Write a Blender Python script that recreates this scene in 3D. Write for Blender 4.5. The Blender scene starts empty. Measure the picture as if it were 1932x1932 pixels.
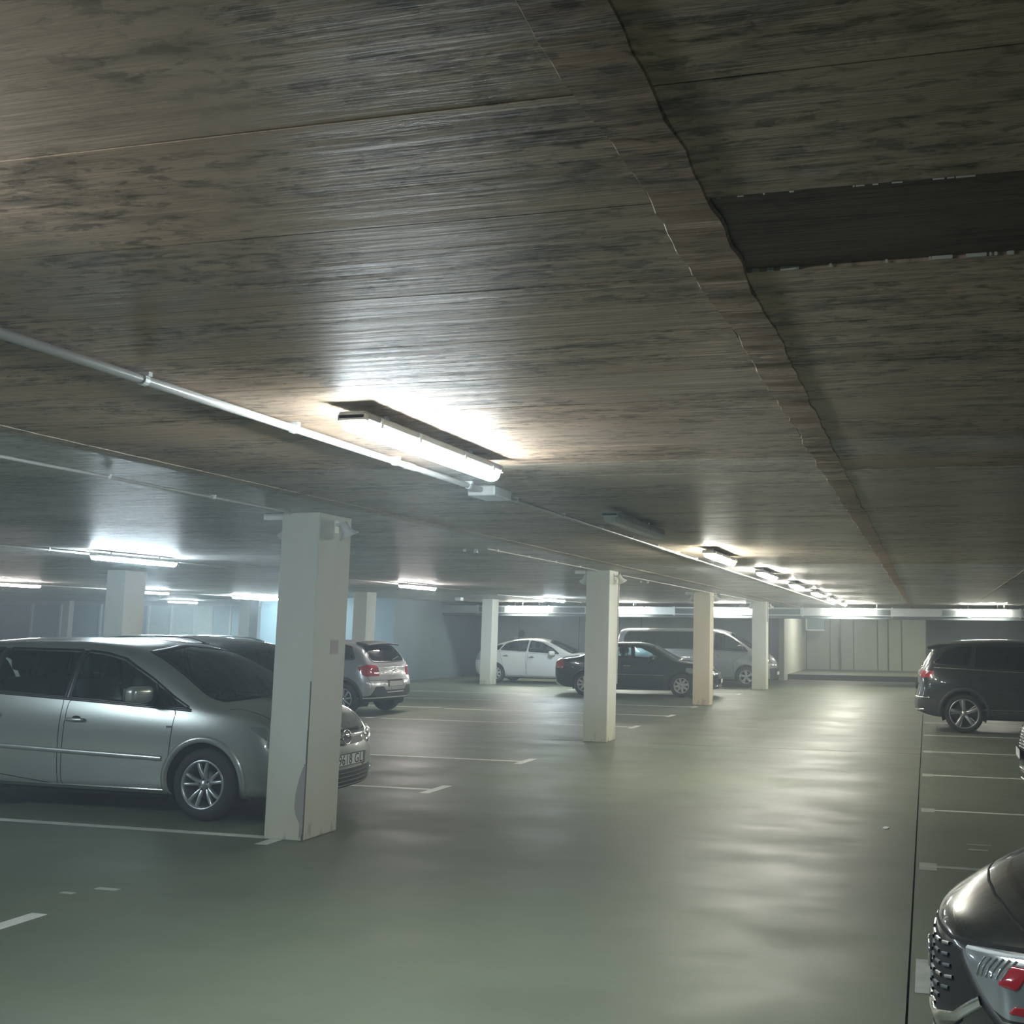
import bpy, bmesh, math, random
import numpy as np
from mathutils import Vector, Matrix
from mathutils.bvhtree import BVHTree

random.seed(7)
scene = bpy.context.scene
COL = scene.collection
PI = math.pi

# ------------------------------------------------------------------ camera
H_EYE, CEIL = 1.75, 2.727
YAW, PITCH, ROLL, F_PX = 0.23497, 0.1169, -0.01302, 1927.1
def camera():
    f = np.array([-math.sin(YAW)*math.cos(PITCH), math.cos(YAW)*math.cos(PITCH), math.sin(PITCH)])
    r = np.array([math.cos(YAW), math.sin(YAW), 0.0]); d = -np.cross(r, f)
    c, s = math.cos(ROLL), math.sin(ROLL)
    right, down = c*r+s*d, -s*r+c*d
    cam = bpy.data.cameras.new('camera'); ob = bpy.data.objects.new('camera', cam)
    COL.objects.link(ob)
    m = Matrix.Identity(4)
    for i in range(3):
        m[i][0], m[i][1], m[i][2] = right[i], -down[i], -f[i]
    m[2][3] = H_EYE
    ob.matrix_world = m
    cam.sensor_width = 36.0; cam.sensor_fit = 'HORIZONTAL'
    cam.lens = 36.0*F_PX/1932.0
    cam.shift_x = (966-1288)/1932.0     # the photograph is the left part of a wider frame
    cam.clip_start = 0.02; cam.clip_end = 300
    scene.camera = ob
camera()

# ------------------------------------------------------------------ world, exposure
w = bpy.data.worlds.new('world'); scene.world = w; w.use_nodes = True
w.node_tree.nodes['Background'].inputs[0].default_value = (0.55, 0.65, 0.62, 1)
w.node_tree.nodes['Background'].inputs[1].default_value = 0.02
_v = w.node_tree.nodes.new('ShaderNodeVolumeScatter')      # thin haze added over the whole hall, in place of lens flare
_v.inputs['Color'].default_value = (.80, .92, 1.0, 1); _v.inputs['Density'].default_value = .0085; _v.inputs['Anisotropy'].default_value = .35
w.node_tree.links.new(_v.outputs[0], w.node_tree.nodes['World Output'].inputs['Volume'])
scene.view_settings.view_transform = 'Standard'
scene.view_settings.look = 'None'
scene.view_settings.gamma = 1.0
scene.view_settings.use_curve_mapping = False
scene.view_settings.exposure = 1.42
LAMP = 62.0                    # radiance of a lit diffuser
scene.cycles.max_bounces = 5
scene.cycles.diffuse_bounces = 3
scene.cycles.glossy_bounces = 3
scene.cycles.sample_clamp_indirect = 6.0
scene.cycles.use_adaptive_sampling = True
scene.cycles.adaptive_threshold = 0.1
scene.cycles.caustics_reflective = False
scene.cycles.caustics_refractive = False

# ------------------------------------------------------------------ materials
class NT:
    def __init__(s, name):
        s.m = bpy.data.materials.new(name); s.m.use_nodes = True
        s.t = s.m.node_tree; s.n = s.t.nodes; s.b = s.n['Principled BSDF']
    def new(s, typ, **kw):
        n = s.n.new(typ)
        for k, v in kw.items(): setattr(n, k, v)
        return n
    def link(s, a, b): s.t.links.new(a, b)
    def coord(s, scale=(1, 1, 1), kind='Object', loc=(0, 0, 0)):
        c = s.new('ShaderNodeTexCoord'); mp = s.new('ShaderNodeMapping')
        mp.inputs['Scale'].default_value = scale; mp.inputs['Location'].default_value = loc
        s.link(c.outputs[kind], mp.inputs['Vector']); return mp.outputs[0]
    def world(s, scale=(1, 1, 1)):
        c = s.new('ShaderNodeNewGeometry'); mp = s.new('ShaderNodeMapping')
        mp.inputs['Scale'].default_value = scale
        s.link(c.outputs['Position'], mp.inputs['Vector']); return mp.outputs[0]
    def noise(s, vec, scale, detail=4, rough=.55, dist=0):
        n = s.new('ShaderNodeTexNoise'); n.inputs['Scale'].default_value = scale
        n.inputs['Detail'].default_value = detail; n.inputs['Roughness'].default_value = rough
        n.inputs['Distortion'].default_value = dist
        s.link(vec, n.inputs['Vector']); return n.outputs['Fac']
    def ramp(s, fac, stops):
        r = s.new('ShaderNodeValToRGB'); e = r.color_ramp.elements
        while len(e) < len(stops): e.new(0.5)
        for i, (p, c) in enumerate(stops):
            e[i].position = p; e[i].color = (c[0], c[1], c[2], 1) if hasattr(c, '__len__') else (c, c, c, 1)
        s.link(fac, r.inputs['Fac']); return r.outputs['Color']
    def mix(s, fac, a, b, mode='MIX'):
        m = s.new('ShaderNodeMix', data_type='RGBA', blend_type=mode)
        for sock, v in ((m.inputs[0], fac), (m.inputs[6], a), (m.inputs[7], b)):
            if hasattr(v, 'links'): s.link(v, sock)
            elif hasattr(v, '__len__'): sock.default_value = (v[0], v[1], v[2], 1)
            else: sock.default_value = v
        return m.outputs[2]
    def math(s, op, a, b=0.5):
        m = s.new('ShaderNodeMath', operation=op)
        for sock, v in ((m.inputs[0], a), (m.inputs[1], b)):
            if hasattr(v, 'links'): s.link(v, sock)
            else: sock.default_value = v
        return m.outputs[0]
    def bump(s, h, strength, dist=0.01, prev=None):
        b = s.new('ShaderNodeBump'); b.inputs['Strength'].default_value = strength
        b.inputs['Distance'].default_value = dist; s.link(h, b.inputs['Height'])
        if prev: s.link(prev, b.inputs['Normal'])
        s.link(b.outputs[0], s.b.inputs['Normal']); return b.outputs[0]
    def set(s, col=None, rough=None, metal=None, **kw):
        for k, v in (('Base Color', col), ('Roughness', rough), ('Metallic', metal)):
            if v is None: continue
            if hasattr(v, 'links'): s.link(v, s.b.inputs[k])
            elif hasattr(v, '__len__'): s.b.inputs[k].default_value = (v[0], v[1], v[2], 1)
            else: s.b.inputs[k].default_value = v
        for k, v in kw.items(): s.b.inputs[k].default_value = v
        return s.m

def simple(name, col, rough=.5, metal=0.0, var=.12, sc=9.0, **kw):
    t = NT(name); f = t.noise(t.coord(), sc, 3)
    c = t.mix(f, [x*(1-var) for x in col], [min(1, x*(1+var)) for x in col])
    return t.set(c, rough, metal, **kw)

def m_ceiling(name, tint=(1, 1, 1), dark=1.0, spec=.24, r0=.46):
    t = NT(name)
    grain = t.noise(t.world((1.0, 26, 1)), 1.0, 7, .62, .25)        # board grain running across the hall
    blot = t.noise(t.world((2.6, 13, 1)), 1.0, 8, .68, .6)
    speck = t.noise(t.world((11, 30, 1)), 1.0, 6, .66, .5)
    mask = t.noise(t.world((.9, 2.2, 1)), 1.0, 5, .6)
    big = t.noise(t.world((.35, .5, 1)), 1.0, 3)
    a = [c*dark for c in (.60*tint[0], .45*tint[1], .335*tint[2])]
    base = t.mix(grain, [x*.80 for x in a], [x*1.12 for x in a])
    stain = t.ramp(blot, [(.36, .30), (.48, .75), (.57, 1.0)])
    base = t.mix(t.ramp(mask, [(.42, .25), (.58, .95)]), base, t.mix(1.0, base, stain, 'MULTIPLY'))
    sp = t.ramp(speck, [(.40, .34), (.49, 1.0)])
    base = t.mix(t.ramp(mask, [(.40, .15), (.55, .85)]), base, t.mix(1.0, base, sp, 'MULTIPLY'))
    base = t.mix(.6, base, t.ramp(big, [(.3, .66), (.7, 1.15)]), 'MULTIPLY')
    fine = t.noise(t.world((6, 75, 1)), 1.0, 3)
    wave = t.noise(t.world((.45, 5.5, 1)), 1.0, 3, .5, .2)
    n0 = t.bump(wave, .4, .02)
    n1 = t.bump(grain, .65, .014, n0)
    n2 = t.bump(fine, .45, .004, n1)
    t.bump(speck, .25, .004, n2)
    rg = t.ramp(grain, [(.3, r0), (.7, r0+.2)])
    return t.set(base, rg, **{'Specular IOR Level': spec})

def m_floor():
    t = NT('floor_paint')
    big = t.noise(t.world((.22, .3, 1)), 1.0, 4, .6)
    mid = t.noise(t.world((.8, 1.5, 1)), 1.0, 6, .62)
    base = t.mix(big, (.092, .116, .076), (.155, .166, .116))
    base = t.mix(.6, base, t.ramp(mid, [(.3, .78), (.55, 1.0), (.75, 1.08)]), 'MULTIPLY')
    dirt = t.noise(t.world((3, 5, 1)), 1.0, 8, .7)
    base = t.mix(t.ramp(dirt, [(.58, 0.0), (.78, .4)]), base, (.08, .09, .075))
    rip = t.noise(t.world((2.6, 9, 1)), 1.0, 4, .55)
    rg = t.ramp(mid, [(.3, .40), (.7, .60)])
    t.bump(rip, .14, .012)
    return t.set(base, rg, **{'Specular IOR Level': .5})

def m_pillar(name, col=(.60, .62, .56), foot=(.50, .49, .38)):
    t = NT(name)
    g = t.new('ShaderNodeNewGeometry'); sp = t.new('ShaderNodeSeparateXYZ'); t.link(g.outputs['Position'], sp.inputs[0])
    v = t.noise(t.world((5, 5, 1.1)), 1.0, 5)
    base = t.mix(v, [c*.9 for c in col], [c*1.06 for c in col])
    zz = t.math('ADD', sp.outputs[2], t.math('MULTIPLY', t.noise(t.world((3, 3, 2)), 1.0, 4), 0.7))
    low = t.new('ShaderNodeMapRange'); t.link(zz, low.inputs[0])
    low.inputs[1].default_value = .55; low.inputs[2].default_value = 1.3; low.inputs[3].default_value = .8; low.inputs[4].default_value = 0
    base = t.mix(low.outputs[0], base, foot)
    st = t.noise(t.world((9, 9, 2.6)), 1.0, 5, .6)
    z2 = t.new('ShaderNodeMapRange'); t.link(sp.outputs[2], z2.inputs[0])
    z2.inputs[1].default_value = .05; z2.inputs[2].default_value = .45; z2.inputs[3].default_value = .52; z2.inputs[4].default_value = .80
    gt = t.new('ShaderNodeMapRange'); t.link(t.math('SUBTRACT', st, z2.outputs[0]), gt.inputs[0]); gt.inputs[1].default_value = 0; gt.inputs[2].default_value = .06; gt = gt.outputs[0]
    base = t.mix(t.math('MULTIPLY', gt, .45), base, (.20, .17, .13))
    t.bump(t.noise(t.world((20, 20, 6)), 1.0, 4), .18, .004)
    return t.set(base, .62)

def m_wall(name, col, rough=.6, streak=.12):
    t = NT(name); v = t.noise(t.world((1.4, 1.4, .5)), 1.0, 5)
    base = t.mix(v, [c*(1-streak) for c in col], [c*(1+streak) for c in col])
    t.bump(t.noise(t.world((14, 14, 8)), 1.0, 4), .15, .004)
    return t.set(base, rough)

def m_paint(name, col, metal=.5, rough=.32, coat=1.0):
    t = NT(name); f = t.noise(t.coord((1, 1, 1)), 900.0, 1)
    c = t.mix(f, [x*.9 for x in col], [min(1, x*1.12) for x in col])
    return t.set(c, rough, metal, **{'Coat Weight': coat, 'Coat Roughness': .04})

def m_glass(name, tint=(.30, .38, .38), refl=1.0):
    m = bpy.data.materials.new(name); m.use_nodes = True; nt = m.node_tree; nt.nodes.clear()
    o = nt.nodes.new('ShaderNodeOutputMaterial'); mx = nt.nodes.new('ShaderNodeMixShader')
    tr = nt.nodes.new('ShaderNodeBsdfTransparent'); gl = nt.nodes.new('ShaderNodeBsdfGlossy')
    fr = nt.nodes.new('ShaderNodeFresnel'); fr.inputs[0].default_value = 1.5
    tr.inputs[0].default_value = (*tint, 1); gl.inputs['Roughness'].default_value = .02
    gl.inputs['Color'].default_value = (refl, refl, refl, 1)
    nt.links.new(fr.outputs[0], mx.inputs[0]); nt.links.new(tr.outputs[0], mx.inputs[1]); nt.links.new(gl.outputs[0], mx.inputs[2])
    nt.links.new(mx.outputs[0], o.inputs[0]); return m

def m_emit(name, col, s):
    m = bpy.data.materials.new(name); m.use_nodes = True; nt = m.node_tree; nt.nodes.clear()
    o = nt.nodes.new('ShaderNodeOutputMaterial'); e = nt.nodes.new('ShaderNodeEmission')
    e.inputs[0].default_value = (*col, 1); e.inputs[1].default_value = s
    nt.links.new(e.outputs[0], o.inputs[0]); return m

M = {}
M['ceil'] = m_ceiling('ceiling_concrete')
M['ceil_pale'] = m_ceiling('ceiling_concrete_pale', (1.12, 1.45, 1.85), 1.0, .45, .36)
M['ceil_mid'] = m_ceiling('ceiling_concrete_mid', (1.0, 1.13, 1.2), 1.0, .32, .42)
M['ceil_b'] = m_ceiling('ceiling_concrete_board', (1.02, .99, .95))
M['ceil_dark'] = m_ceiling('ceiling_dark_board', (1.0, .92, .8), .26)
M['batten'] = m_ceiling('ceiling_mortar_ridge', (1.0, .88, .78), .82)
M['floor'] = m_floor()
M['groove'] = simple('groove_dark', (.06, .065, .055), .9)
M['line'] = simple('bay_line_paint', (.60, .60, .53), .5, var=.3, sc=5)
M['mark'] = simple('bay_mark_paint', (.36, .39, .34), .55, var=.4, sc=6)
M['pillar'] = m_pillar('pillar_paint')
M['pillar_warm'] = m_pillar('pillar_paint_cream', (.66, .62, .48), (.60, .52, .36))
M['wall_light'] = m_wall('wall_light_grey', (.66, .70, .69))
M['wall_dark'] = m_wall('wall_slate', (.17, .25, .28))
M['wall_blue'] = m_wall('wall_slate_blue', (.26, .30, .33))
M['wall_green'] = m_wall('wall_green_grey', (.42, .46, .38))
M['wall_white'] = m_wall('wall_white', (.60, .63, .56), .6, .05)
M['kerb'] = m_wall('kerb_dark', (.10, .11, .095))
M['galv'] = simple('galvanised_steel', (.55, .60, .62), .38, .75)
M['galv_dark'] = simple('dark_steel_and_shade', (.10, .12, .13), .6, .3)  # for dark grilles and the painted shade under the duct
M['white_plastic'] = simple('white_plastic', (.74, .76, .74), .4)
M['pipe'] = simple('conduit_pvc', (.44, .44, .42), .3)
M['lamp_body'] = simple('lamp_body_grey', (.42, .44, .44), .5)
M['lamp_cool'] = m_emit('lamp_lit_cool', (1.0, 1.0, .88), LAMP)
M['lamp_dim'] = m_emit('lamp_lit_dimmed', (.84, .95, 1.0), LAMP*.55)  # emission lowered to keep the foreground floor darker
M['lamp_near'] = m_emit('lamp_lit_white', (.84, .95, 1.0), LAMP*1.05)
M['lamp_blue'] = m_emit('lamp_lit_bluish', (.74, .90, 1.0), LAMP*2.0)
M['lamp_warm'] = m_emit('lamp_lit_warm', (1.0, .93, .90), LAMP)
M['lamp_off'] = simple('lamp_cover_unlit', (.50, .55, .52), .3)
M['panel_clear'] = simple('panel_pale', (.70, .84, .80), .35)
M['panel_blue'] = simple('panel_blue_grey', (.50, .62, .64), .5)
M['frame_white'] = simple('frame_white', (.72, .76, .76), .45)

# ------------------------------------------------------------------ basic builders
def link(o, parent=None):
    COL.objects.link(o)
    if parent is not None: o.parent = parent
    return o
def tag(o, label=None, cat=None, group=None, kind=None):
    if label: o['label'] = label
    if cat: o['category'] = cat
    if group: o['group'] = group
    if kind: o['kind'] = kind
    return o
def empty(name, loc=(0, 0, 0), rz=0.0):
    o = bpy.data.objects.new(name, None); o.empty_display_size = .2
    o.location = loc; o.rotation_euler = (0, 0, rz); COL.objects.link(o); return o
def mesh_obj(name, verts, faces, mat, parent=None, smooth=False, normals=None):
    me = bpy.data.meshes.new(name); me.from_pydata([tuple(v) for v in verts], [], [tuple(f) for f in faces])
    me.materials.append(mat); me.update()
    if smooth:
        me.polygons.foreach_set('use_smooth', [True]*len(me.polygons))
        if normals is not None: me.normals_split_custom_set_from_vertices([tuple(n) for n in normals])
    return link(bpy.data.objects.new(name, me), parent)
class BM:
    def __init__(s): s.b = bmesh.new()
    def box(s, x0, x1, y0, y1, z0, z1, bev=0.0, seg=2):
        r = bmesh.ops.create_cube(s.b, size=1.0); vs = r['verts']
        bmesh.ops.scale(s.b, vec=(x1-x0, y1-y0, z1-z0), verts=vs)
        bmesh.ops.translate(s.b, vec=((x0+x1)/2, (y0+y1)/2, (z0+z1)/2), verts=vs)
        if bev:
            es = list({e for v in vs for e in v.link_edges})
            bmesh.ops.bevel(s.b, geom=es, offset=bev, segments=seg, profile=.5, affect='EDGES')
        return s
    def cyl(s, p0, p1, r, seg=12, r2=None):
        p0, p1 = Vector(p0), Vector(p1); d = p1-p0
        mat = Matrix.Translation((p0+p1)/2) @ d.to_track_quat('Z', 'Y').to_matrix().to_4x4()
        bmesh.ops.create_cone(s.b, cap_ends=True, segments=seg, radius1=r, radius2=r if r2 is None else r2, depth=d.length, matrix=mat); return s
    def sph(s, c, r, sc=(1, 1, 1), u=14, v=8):
        bmesh.ops.create_uvsphere(s.b, u_segments=u, v_segments=v, radius=r, matrix=Matrix.Translation(c) @ Matrix.Diagonal((*sc, 1))); return s
    def rot(s, m):
        bmesh.ops.transform(s.b, matrix=m, verts=s.b.verts); return s
    def build(s, name, mat, parent=None, smooth=False):
        me = bpy.data.meshes.new(name); s.b.to_mesh(me); s.b.free(); me.materials.append(mat)
        if smooth:
            me.polygons.foreach_set('use_smooth', [True]*len(me.polygons))
            me.set_sharp_from_angle(angle=math.radians(38))
        return link(bpy.data.objects.new(name, me), parent)
def tube(name, pts, r, mat, parent=None, res=4, cyclic=False):
    cu = bpy.data.curves.new(name, 'CURVE'); cu.dimensions = '3D'; cu.bevel_depth = r; cu.bevel_resolution = res
    sp = cu.splines.new('POLY'); sp.points.add(len(pts)-1)
    for p, q in zip(sp.points, pts): p.co = (*q, 1)
    sp.use_cyclic_u = cyclic; cu.use_fill_caps = True
    tmp = bpy.data.objects.new(name, cu); me = bpy.data.meshes.new_from_object(tmp)
    bpy.data.objects.remove(tmp); bpy.data.curves.remove(cu)
    me.name = name; me.materials.clear(); me.materials.append(mat)
    me.polygons.foreach_set('use_smooth', [True]*len(me.polygons))
    return link(bpy.data.objects.new(name, me), parent)
def copy_tree(o, parent=None):
    c = o.copy(); COL.objects.link(c); c.parent = parent
    for ch in list(o.children): copy_tree(ch, c)
    return c
def lathe(prof, seg, axis='Y'):
    """profile of (radius, offset along axis), revolved"""
    v, f = [], []
    for i in range(seg):
        a = 2*PI*i/seg
        for r, y in prof: v.append((r*math.cos(a), y, r*math.sin(a)))
    n = len(prof)
    for i in range(seg):
        j = (i+1) % seg
        for k in range(n-1): f.append((i*n+k, j*n+k, j*n+k+1, i*n+k+1))
    return v, f

# ------------------------------------------------------------------ the hall
# floor: dark bed under four painted slabs that leave the cut joints open
fl = BM().box(-48, 8, -3, 46.5, -.25, -.03).build('floor', M['groove']); tag(fl, kind='structure')
JX, JY = -.118, 15.83
for x0, x1, y0, y1 in ((-48, JX-.006, -3, JY-.008), (-48, JX-.006, JY+.008, 39.5), (JX+.006, 8, -3, 21.4), (JX+.006, 8, 21.41, 39.5)):
    BM().box(x0, x1, y0, y1, -.03, 0).build('slab', M['floor'], fl)
# painted bay lines on the left with their T caps, squares and lines on the right
def bay_line(y, x0=-10.4, x1=-5.32, cap=.62):
    b = BM().box(x0, x1, y-.045, y+.045, 0, .002)
    b.box(x1-.002, x1+.11, y-cap*.42, y+cap*.5, 0, .0024)
    b.build('bay_line', M['line'], fl)
for y in (5.06, 7.76): bay_line(y)
bay_line(10.52); bay_line(13.10, -10.4, -5.32)
bay_line(18.4); bay_line(21.1); bay_line(23.8, -10.4, -5.4, .4); bay_line(29.2)
for y in (18.45, 21.3, 24.0, 26.7): BM().box(-15.6, -10.6, y-.045, y+.045, 0, .002).build('bay_line', M['line'], fl)
for y in (5.70, 8.27, 10.86, 13.53, 16.2, 18.83, 21.5):
    k = .30 if y < 6 else .14
    BM().box(-.085, .045, y-k, y+k*.8, 0, .002).build('bay_mark', M['mark'], fl)
    if y > 8.3: BM().box(.045, 5.2, y-.04, y+.03, 0, .0018).build('bay_line', M['line'], fl)
    else: BM().box(.045, 5.2, y-.04, y+.03, 0, .0018).build('bay_line', M['mark'], fl)
# painted number patches, nearly worn away
b = BM(); b.box(-5.42, -5.25, 5.95, 6.0, 0, .0018); b.box(-5.55, -5.45, 5.8, 5.84, 0, .0018)
b.build('worn_mark', M['mark'], fl)
b = BM(); b.box(.30, .46, 8.98, 9.02, 0, .0018); b.box(.30, .50, 9.2, 9.23, 0, .0018); b.build('worn_mark', M['mark'], fl)

# ceiling slab with the imprints of its formwork boards
ce = BM().box(-48, 8, -3, 46.5, CEIL+.012, CEIL+.3).build('ceiling', M['ceil']); tag(ce, kind='structure')
y = 2.17-.492*5; k = 0
while y < 14.3:
    for (x0, x1) in ((-4.47, -.60), (-.47, 5.5)):
        dz = random.uniform(0, .0012)
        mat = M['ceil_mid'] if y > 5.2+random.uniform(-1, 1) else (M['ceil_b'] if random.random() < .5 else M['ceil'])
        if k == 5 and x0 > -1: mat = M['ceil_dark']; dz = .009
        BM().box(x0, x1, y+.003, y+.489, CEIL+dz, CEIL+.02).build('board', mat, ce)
    y += .492; k += 1
yb = y
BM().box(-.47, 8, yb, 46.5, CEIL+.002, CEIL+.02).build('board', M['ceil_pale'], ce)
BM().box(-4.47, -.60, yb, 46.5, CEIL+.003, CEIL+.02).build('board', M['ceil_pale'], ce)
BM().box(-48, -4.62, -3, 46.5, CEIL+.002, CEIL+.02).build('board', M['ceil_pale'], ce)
# mortar ridges left between the shuttering: long uneven strips
def ridge(name, x0, x1, h, ya, yb, mat, rough=.012):
    vs, fs = [], []; n = int((yb-ya)/.06); rnd = random.Random(int(x0*100))
    ja = jb = 0
    for i in range(n+1):
        yy = ya+(yb-ya)*i/n
        ja = ja*.75+rnd.uniform(-rough, rough)*.6; jb = jb*.75+rnd.uniform(-rough, rough)*.6; hh = h*rnd.uniform(.8, 1.15)
        a, c = x0+ja, x1+jb
        vs += [(a, yy, CEIL+.004), (a+.006, yy, CEIL-hh), ((a+c)/2, yy, CEIL-hh*1.15), (c-.006, yy, CEIL-hh), (c, yy, CEIL+.004)]
    for i in range(n):
        for j in range(4): fs.append((i*5+j, i*5+j+1, i*5+j+6, i*5+j+5))
    return mesh_obj(name, vs, fs, mat, ce)
ridge('ridge', -.612, -.462, .004, .6, 38, M['batten'])
ridge('ridge', -4.62, -4.46, .003, 1.5, 34, M['ceil_mid'])
ridge('ridge', 1.40, 1.47, .004, 8, 33, M['ceil_mid'])
# crumbs of mortar along the edges of the dark board
for yy in (2.655, 2.17+.492*0-.0):
    b = BM(); rnd = random.Random(int(yy*100))
    x = -.45
    while x < 2.2:
        l = rnd.choice((.004, .007, .012, .02, .045))*rnd.uniform(.6, 1.3)
        if rnd.random() < .75: b.box(x, x+l, yy-.0012, yy+rnd.uniform(.0004, .0018), CEIL-.0015, CEIL+.008)
        x += l+rnd.choice((.003, .01, .04, .11))*rnd.uniform(.4, 1.2)
    b.build('mortar_crumbs', M['line'], ce)['kind'] = 'stuff'

# walls
def struct(name, bm, mat, parent=None):
    o = bm.build(name, mat, parent)
    if parent is None: tag(o, kind='structure')
    return o
YB = 38.8
wb = struct('wall_back', BM().box(-17.0, -5.42, YB, YB+.3, 0, CEIL+.01), M['wall_light'])
for x in (-16.0, -13.45, -10.9, -8.2):
    BM().box(x-.012, x+.012, YB-.006, YB, 0, CEIL).build('joint', M['groove'], wb)
for x0, x1, m in ((-10.85, -8.25, 'wall_light'), (-8.15, -5.44, 'wall_blue')):
    BM().box(x0, x1, YB-.03, YB, 0, 2.5).build('panel', M[m], wb)
# far room off to the right of that wall: raised floor, white flank, green grey panels
rf = struct('wall_back_recess', BM().box(-5.42, 8, 45.6, 45.9, 0, CEIL+.01), M['wall_green'])
x = -5.2; i = 0
while x < 1:
    BM().box(x+.02, x+1.0, 45.57, 45.61, .2, CEIL).build('panel', M['wall_green'], rf); BM().box(x-.013, x+.022, 45.562, 45.58, .2, CEIL).build('joint', M['kerb'], rf); x += 1.03; i += 1
for x, wd in ((-3.72, .045), (-1.66, .022)): BM().box(x-wd, x+wd, 45.5, 45.58, .2, 2.45).build('downpipe', M['kerb'], rf)
struct('wall_recess_left', BM().box(-5.42, -5.22, YB-.4, 45.6, 0, CEIL+.01), M['wall_white'])
kb = struct('trim_1', BM().box(-5.22, 8, 39.5, 45.6, -.03, .20), M['floor'])
BM().box(-5.22, 8, 39.44, 39.5, -.03, .2).build('kerb_face', M['kerb'], kb)
wr = struct('wall_right_back', BM().box(-.02, 8, 39.2, 39.5, 0, CEIL+.01), M['wall_blue'])
x = .0
while x < 7: BM().box(x+.02, x+.80, 39.14, 39.2, 0, CEIL).build('panel', M['wall_blue'], wr); x += .83
# slate coloured room block on the left of the back wall
bl = struct('wall_room_block', BM().box(-22.0, -17.0, 30.6, 39.1, 0, CEIL+.01), M['wall_dark'])
# left far wall of tall panels in pale frames
YL = 37.0
wl = struct('wall_back_left', BM().box(-47, -22.0, YL, YL+.3, 0, CEIL+.01), M['wall_light'])
xs = [-46, -44.4, -42.9, -41.3, -39.76, -37.92, -36.4, -34.35, -33.0, -31.95, -30.85, -29.74, -28.84, -27.96, -26.83, -25.3, -23.9, -22.4]
for a, c in zip(xs[:-1], xs[1:]):
    pale = -32 < a < -29.5
    BM().box(a+.05, c-.05, YL-.05, YL, .1, 2.56).build('panel', M['panel_clear' if pale else 'panel_blue'], wl)
for a in xs:
    BM().box(a-.045, a+.045, YL-.12, YL, 0, 2.6).build('frame', M['frame_white'], wl)
BM().box(-32.1, -22.3, YL-.13, YL, 2.56, 2.65).build('frame', M['frame_white'], wl)
struct('wall_left', BM().box(-47.3, -47, -3, YL+.3, 0, CEIL+.01), M['wall_light'])
struct('wall_right', BM().box(5.8, 6.1, -3, 45.9, 0, CEIL+.01), M['wall_blue'])
struct('wall_front', BM().box(-47, 6, -3.3, -3, 0, CEIL+.01), M['wall_dark'])

# pillars
def pillar(x1, y0, w, d, label, warm=False, group=None):
    m = M['pillar_warm' if warm else 'pillar']
    o = BM().box(x1-w, x1, y0, y0+d, 0, CEIL, .012, 2).build('pillar', m)
    tag(o, label, 'pillar', kind='structure')
    return o
p1 = pillar(-5.015, 7.69, .365, .50, 'nearest white concrete pillar, in front of the silver people carrier')
# spalled front corner near the foot and a hairline crack up the edge
for z0, z1, wd in ((0, .16, .016), (.16, .42, .030), (.42, .62, .020), (.62, .9, .008), (.9, 1.3, .004)):
    BM().box(-5.015-wd, -5.0145, 7.688, 7.70, z0, z1).build('chipped_edge', M['kerb'], p1)
vs = [(-5.05, 7.687, .02), (-5.02, 7.687, .06), (-5.02, 7.687, .62), (-5.04, 7.687, .60), (-5.075, 7.687, .5), (-5.10, 7.687, .38), (-5.105, 7.687, .27), (-5.085, 7.687, .2), (-5.05, 7.687, .14)]
mesh_obj('worn_patch', vs+[(v[0], 7.692, v[2]) for v in vs], [tuple(range(9))]+[(i, (i+1) % 9, (i+1) % 9+9, i+9) for i in range(9)], simple('bare_concrete', (.30, .29, .27), .9), p1)
BM().box(-5.017, -5.013, 7.95, 8.07, 1.52, 1.64).build('faded_sticker', simple('faded_sticker', (.42, .36, .38), .6), p1)
p2 = pillar(-4.955, 15.73, .40, .47, 'white concrete pillar in front of the black saloon car')
p3 = pillar(-5.13, 24.45, .42, .42, 'cream coloured pillar hiding the nose of the black saloon', True)
p4 = pillar(-4.90, 31.9, .45, .45, 'far pillar in front of the silver van')
p5 = pillar(-13.56, 30.6, .36, .5, 'pillar in front of the tail of the white hatchback')
p6 = pillar(-14.86, 25.2, .40, .5, 'pillar rising behind the silver hatchback with red tail lamp')
p7 = pillar(-13.95, 15.5, .40, .5, 'hazy wide pillar left of the nearest one, above the people carrier roof')
p8 = pillar(-24.5, 33.4, .45, .5, 'slim pillar beside the pale framed panels at the far left')
p9 = pillar(-34.9, 35.8, .30, .25, 'pale slim pillar at the far left wall')

# galvanised duct across the hall in front of the back wall
du = BM().box(-18.9, 5.7, 34.0, 34.5, 2.33, 2.60, .01, 1).build('ventilation_duct', M['galv'])
tag(du, 'long galvanised air duct under the ceiling, crossing in front of the back wall', 'duct')
BM().box(-18.9, 5.7, 34.02, 34.5, 2.24, 2.327).build('shade_strip', M['galv_dark'], du)  # dark strip put in as the shade under the duct
for x in (-17.25, -15.63, -12.95, -10.9, -8.4, -6.9, -4.02, -1.1, 1.3, 2.87):
    BM().box(x-.03, x+.03, 33.98, 34.02, 2.31, 2.62).build('flange', M['galv'], du)
for x0, x1 in ((-15.58, -14.6), (-12.8, -11.6), (-8.35, -7.3), (-5.3, -4.08), (-1.95, -1.15), (.48, 1.25), (2.95, 4.2)):
    g = BM().box(x0, x1, 33.985, 34.0, 2.37, 2.55).build('grille', M['galv_dark'], du)
    b = BM().box(x0-.03, x1+.03, 33.975, 33.99, 2.55, 2.572).box(x0-.03, x1+.03, 33.975, 33.99, 2.348, 2.37)
    b.build('grille_frame', M['galv'], g)
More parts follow.
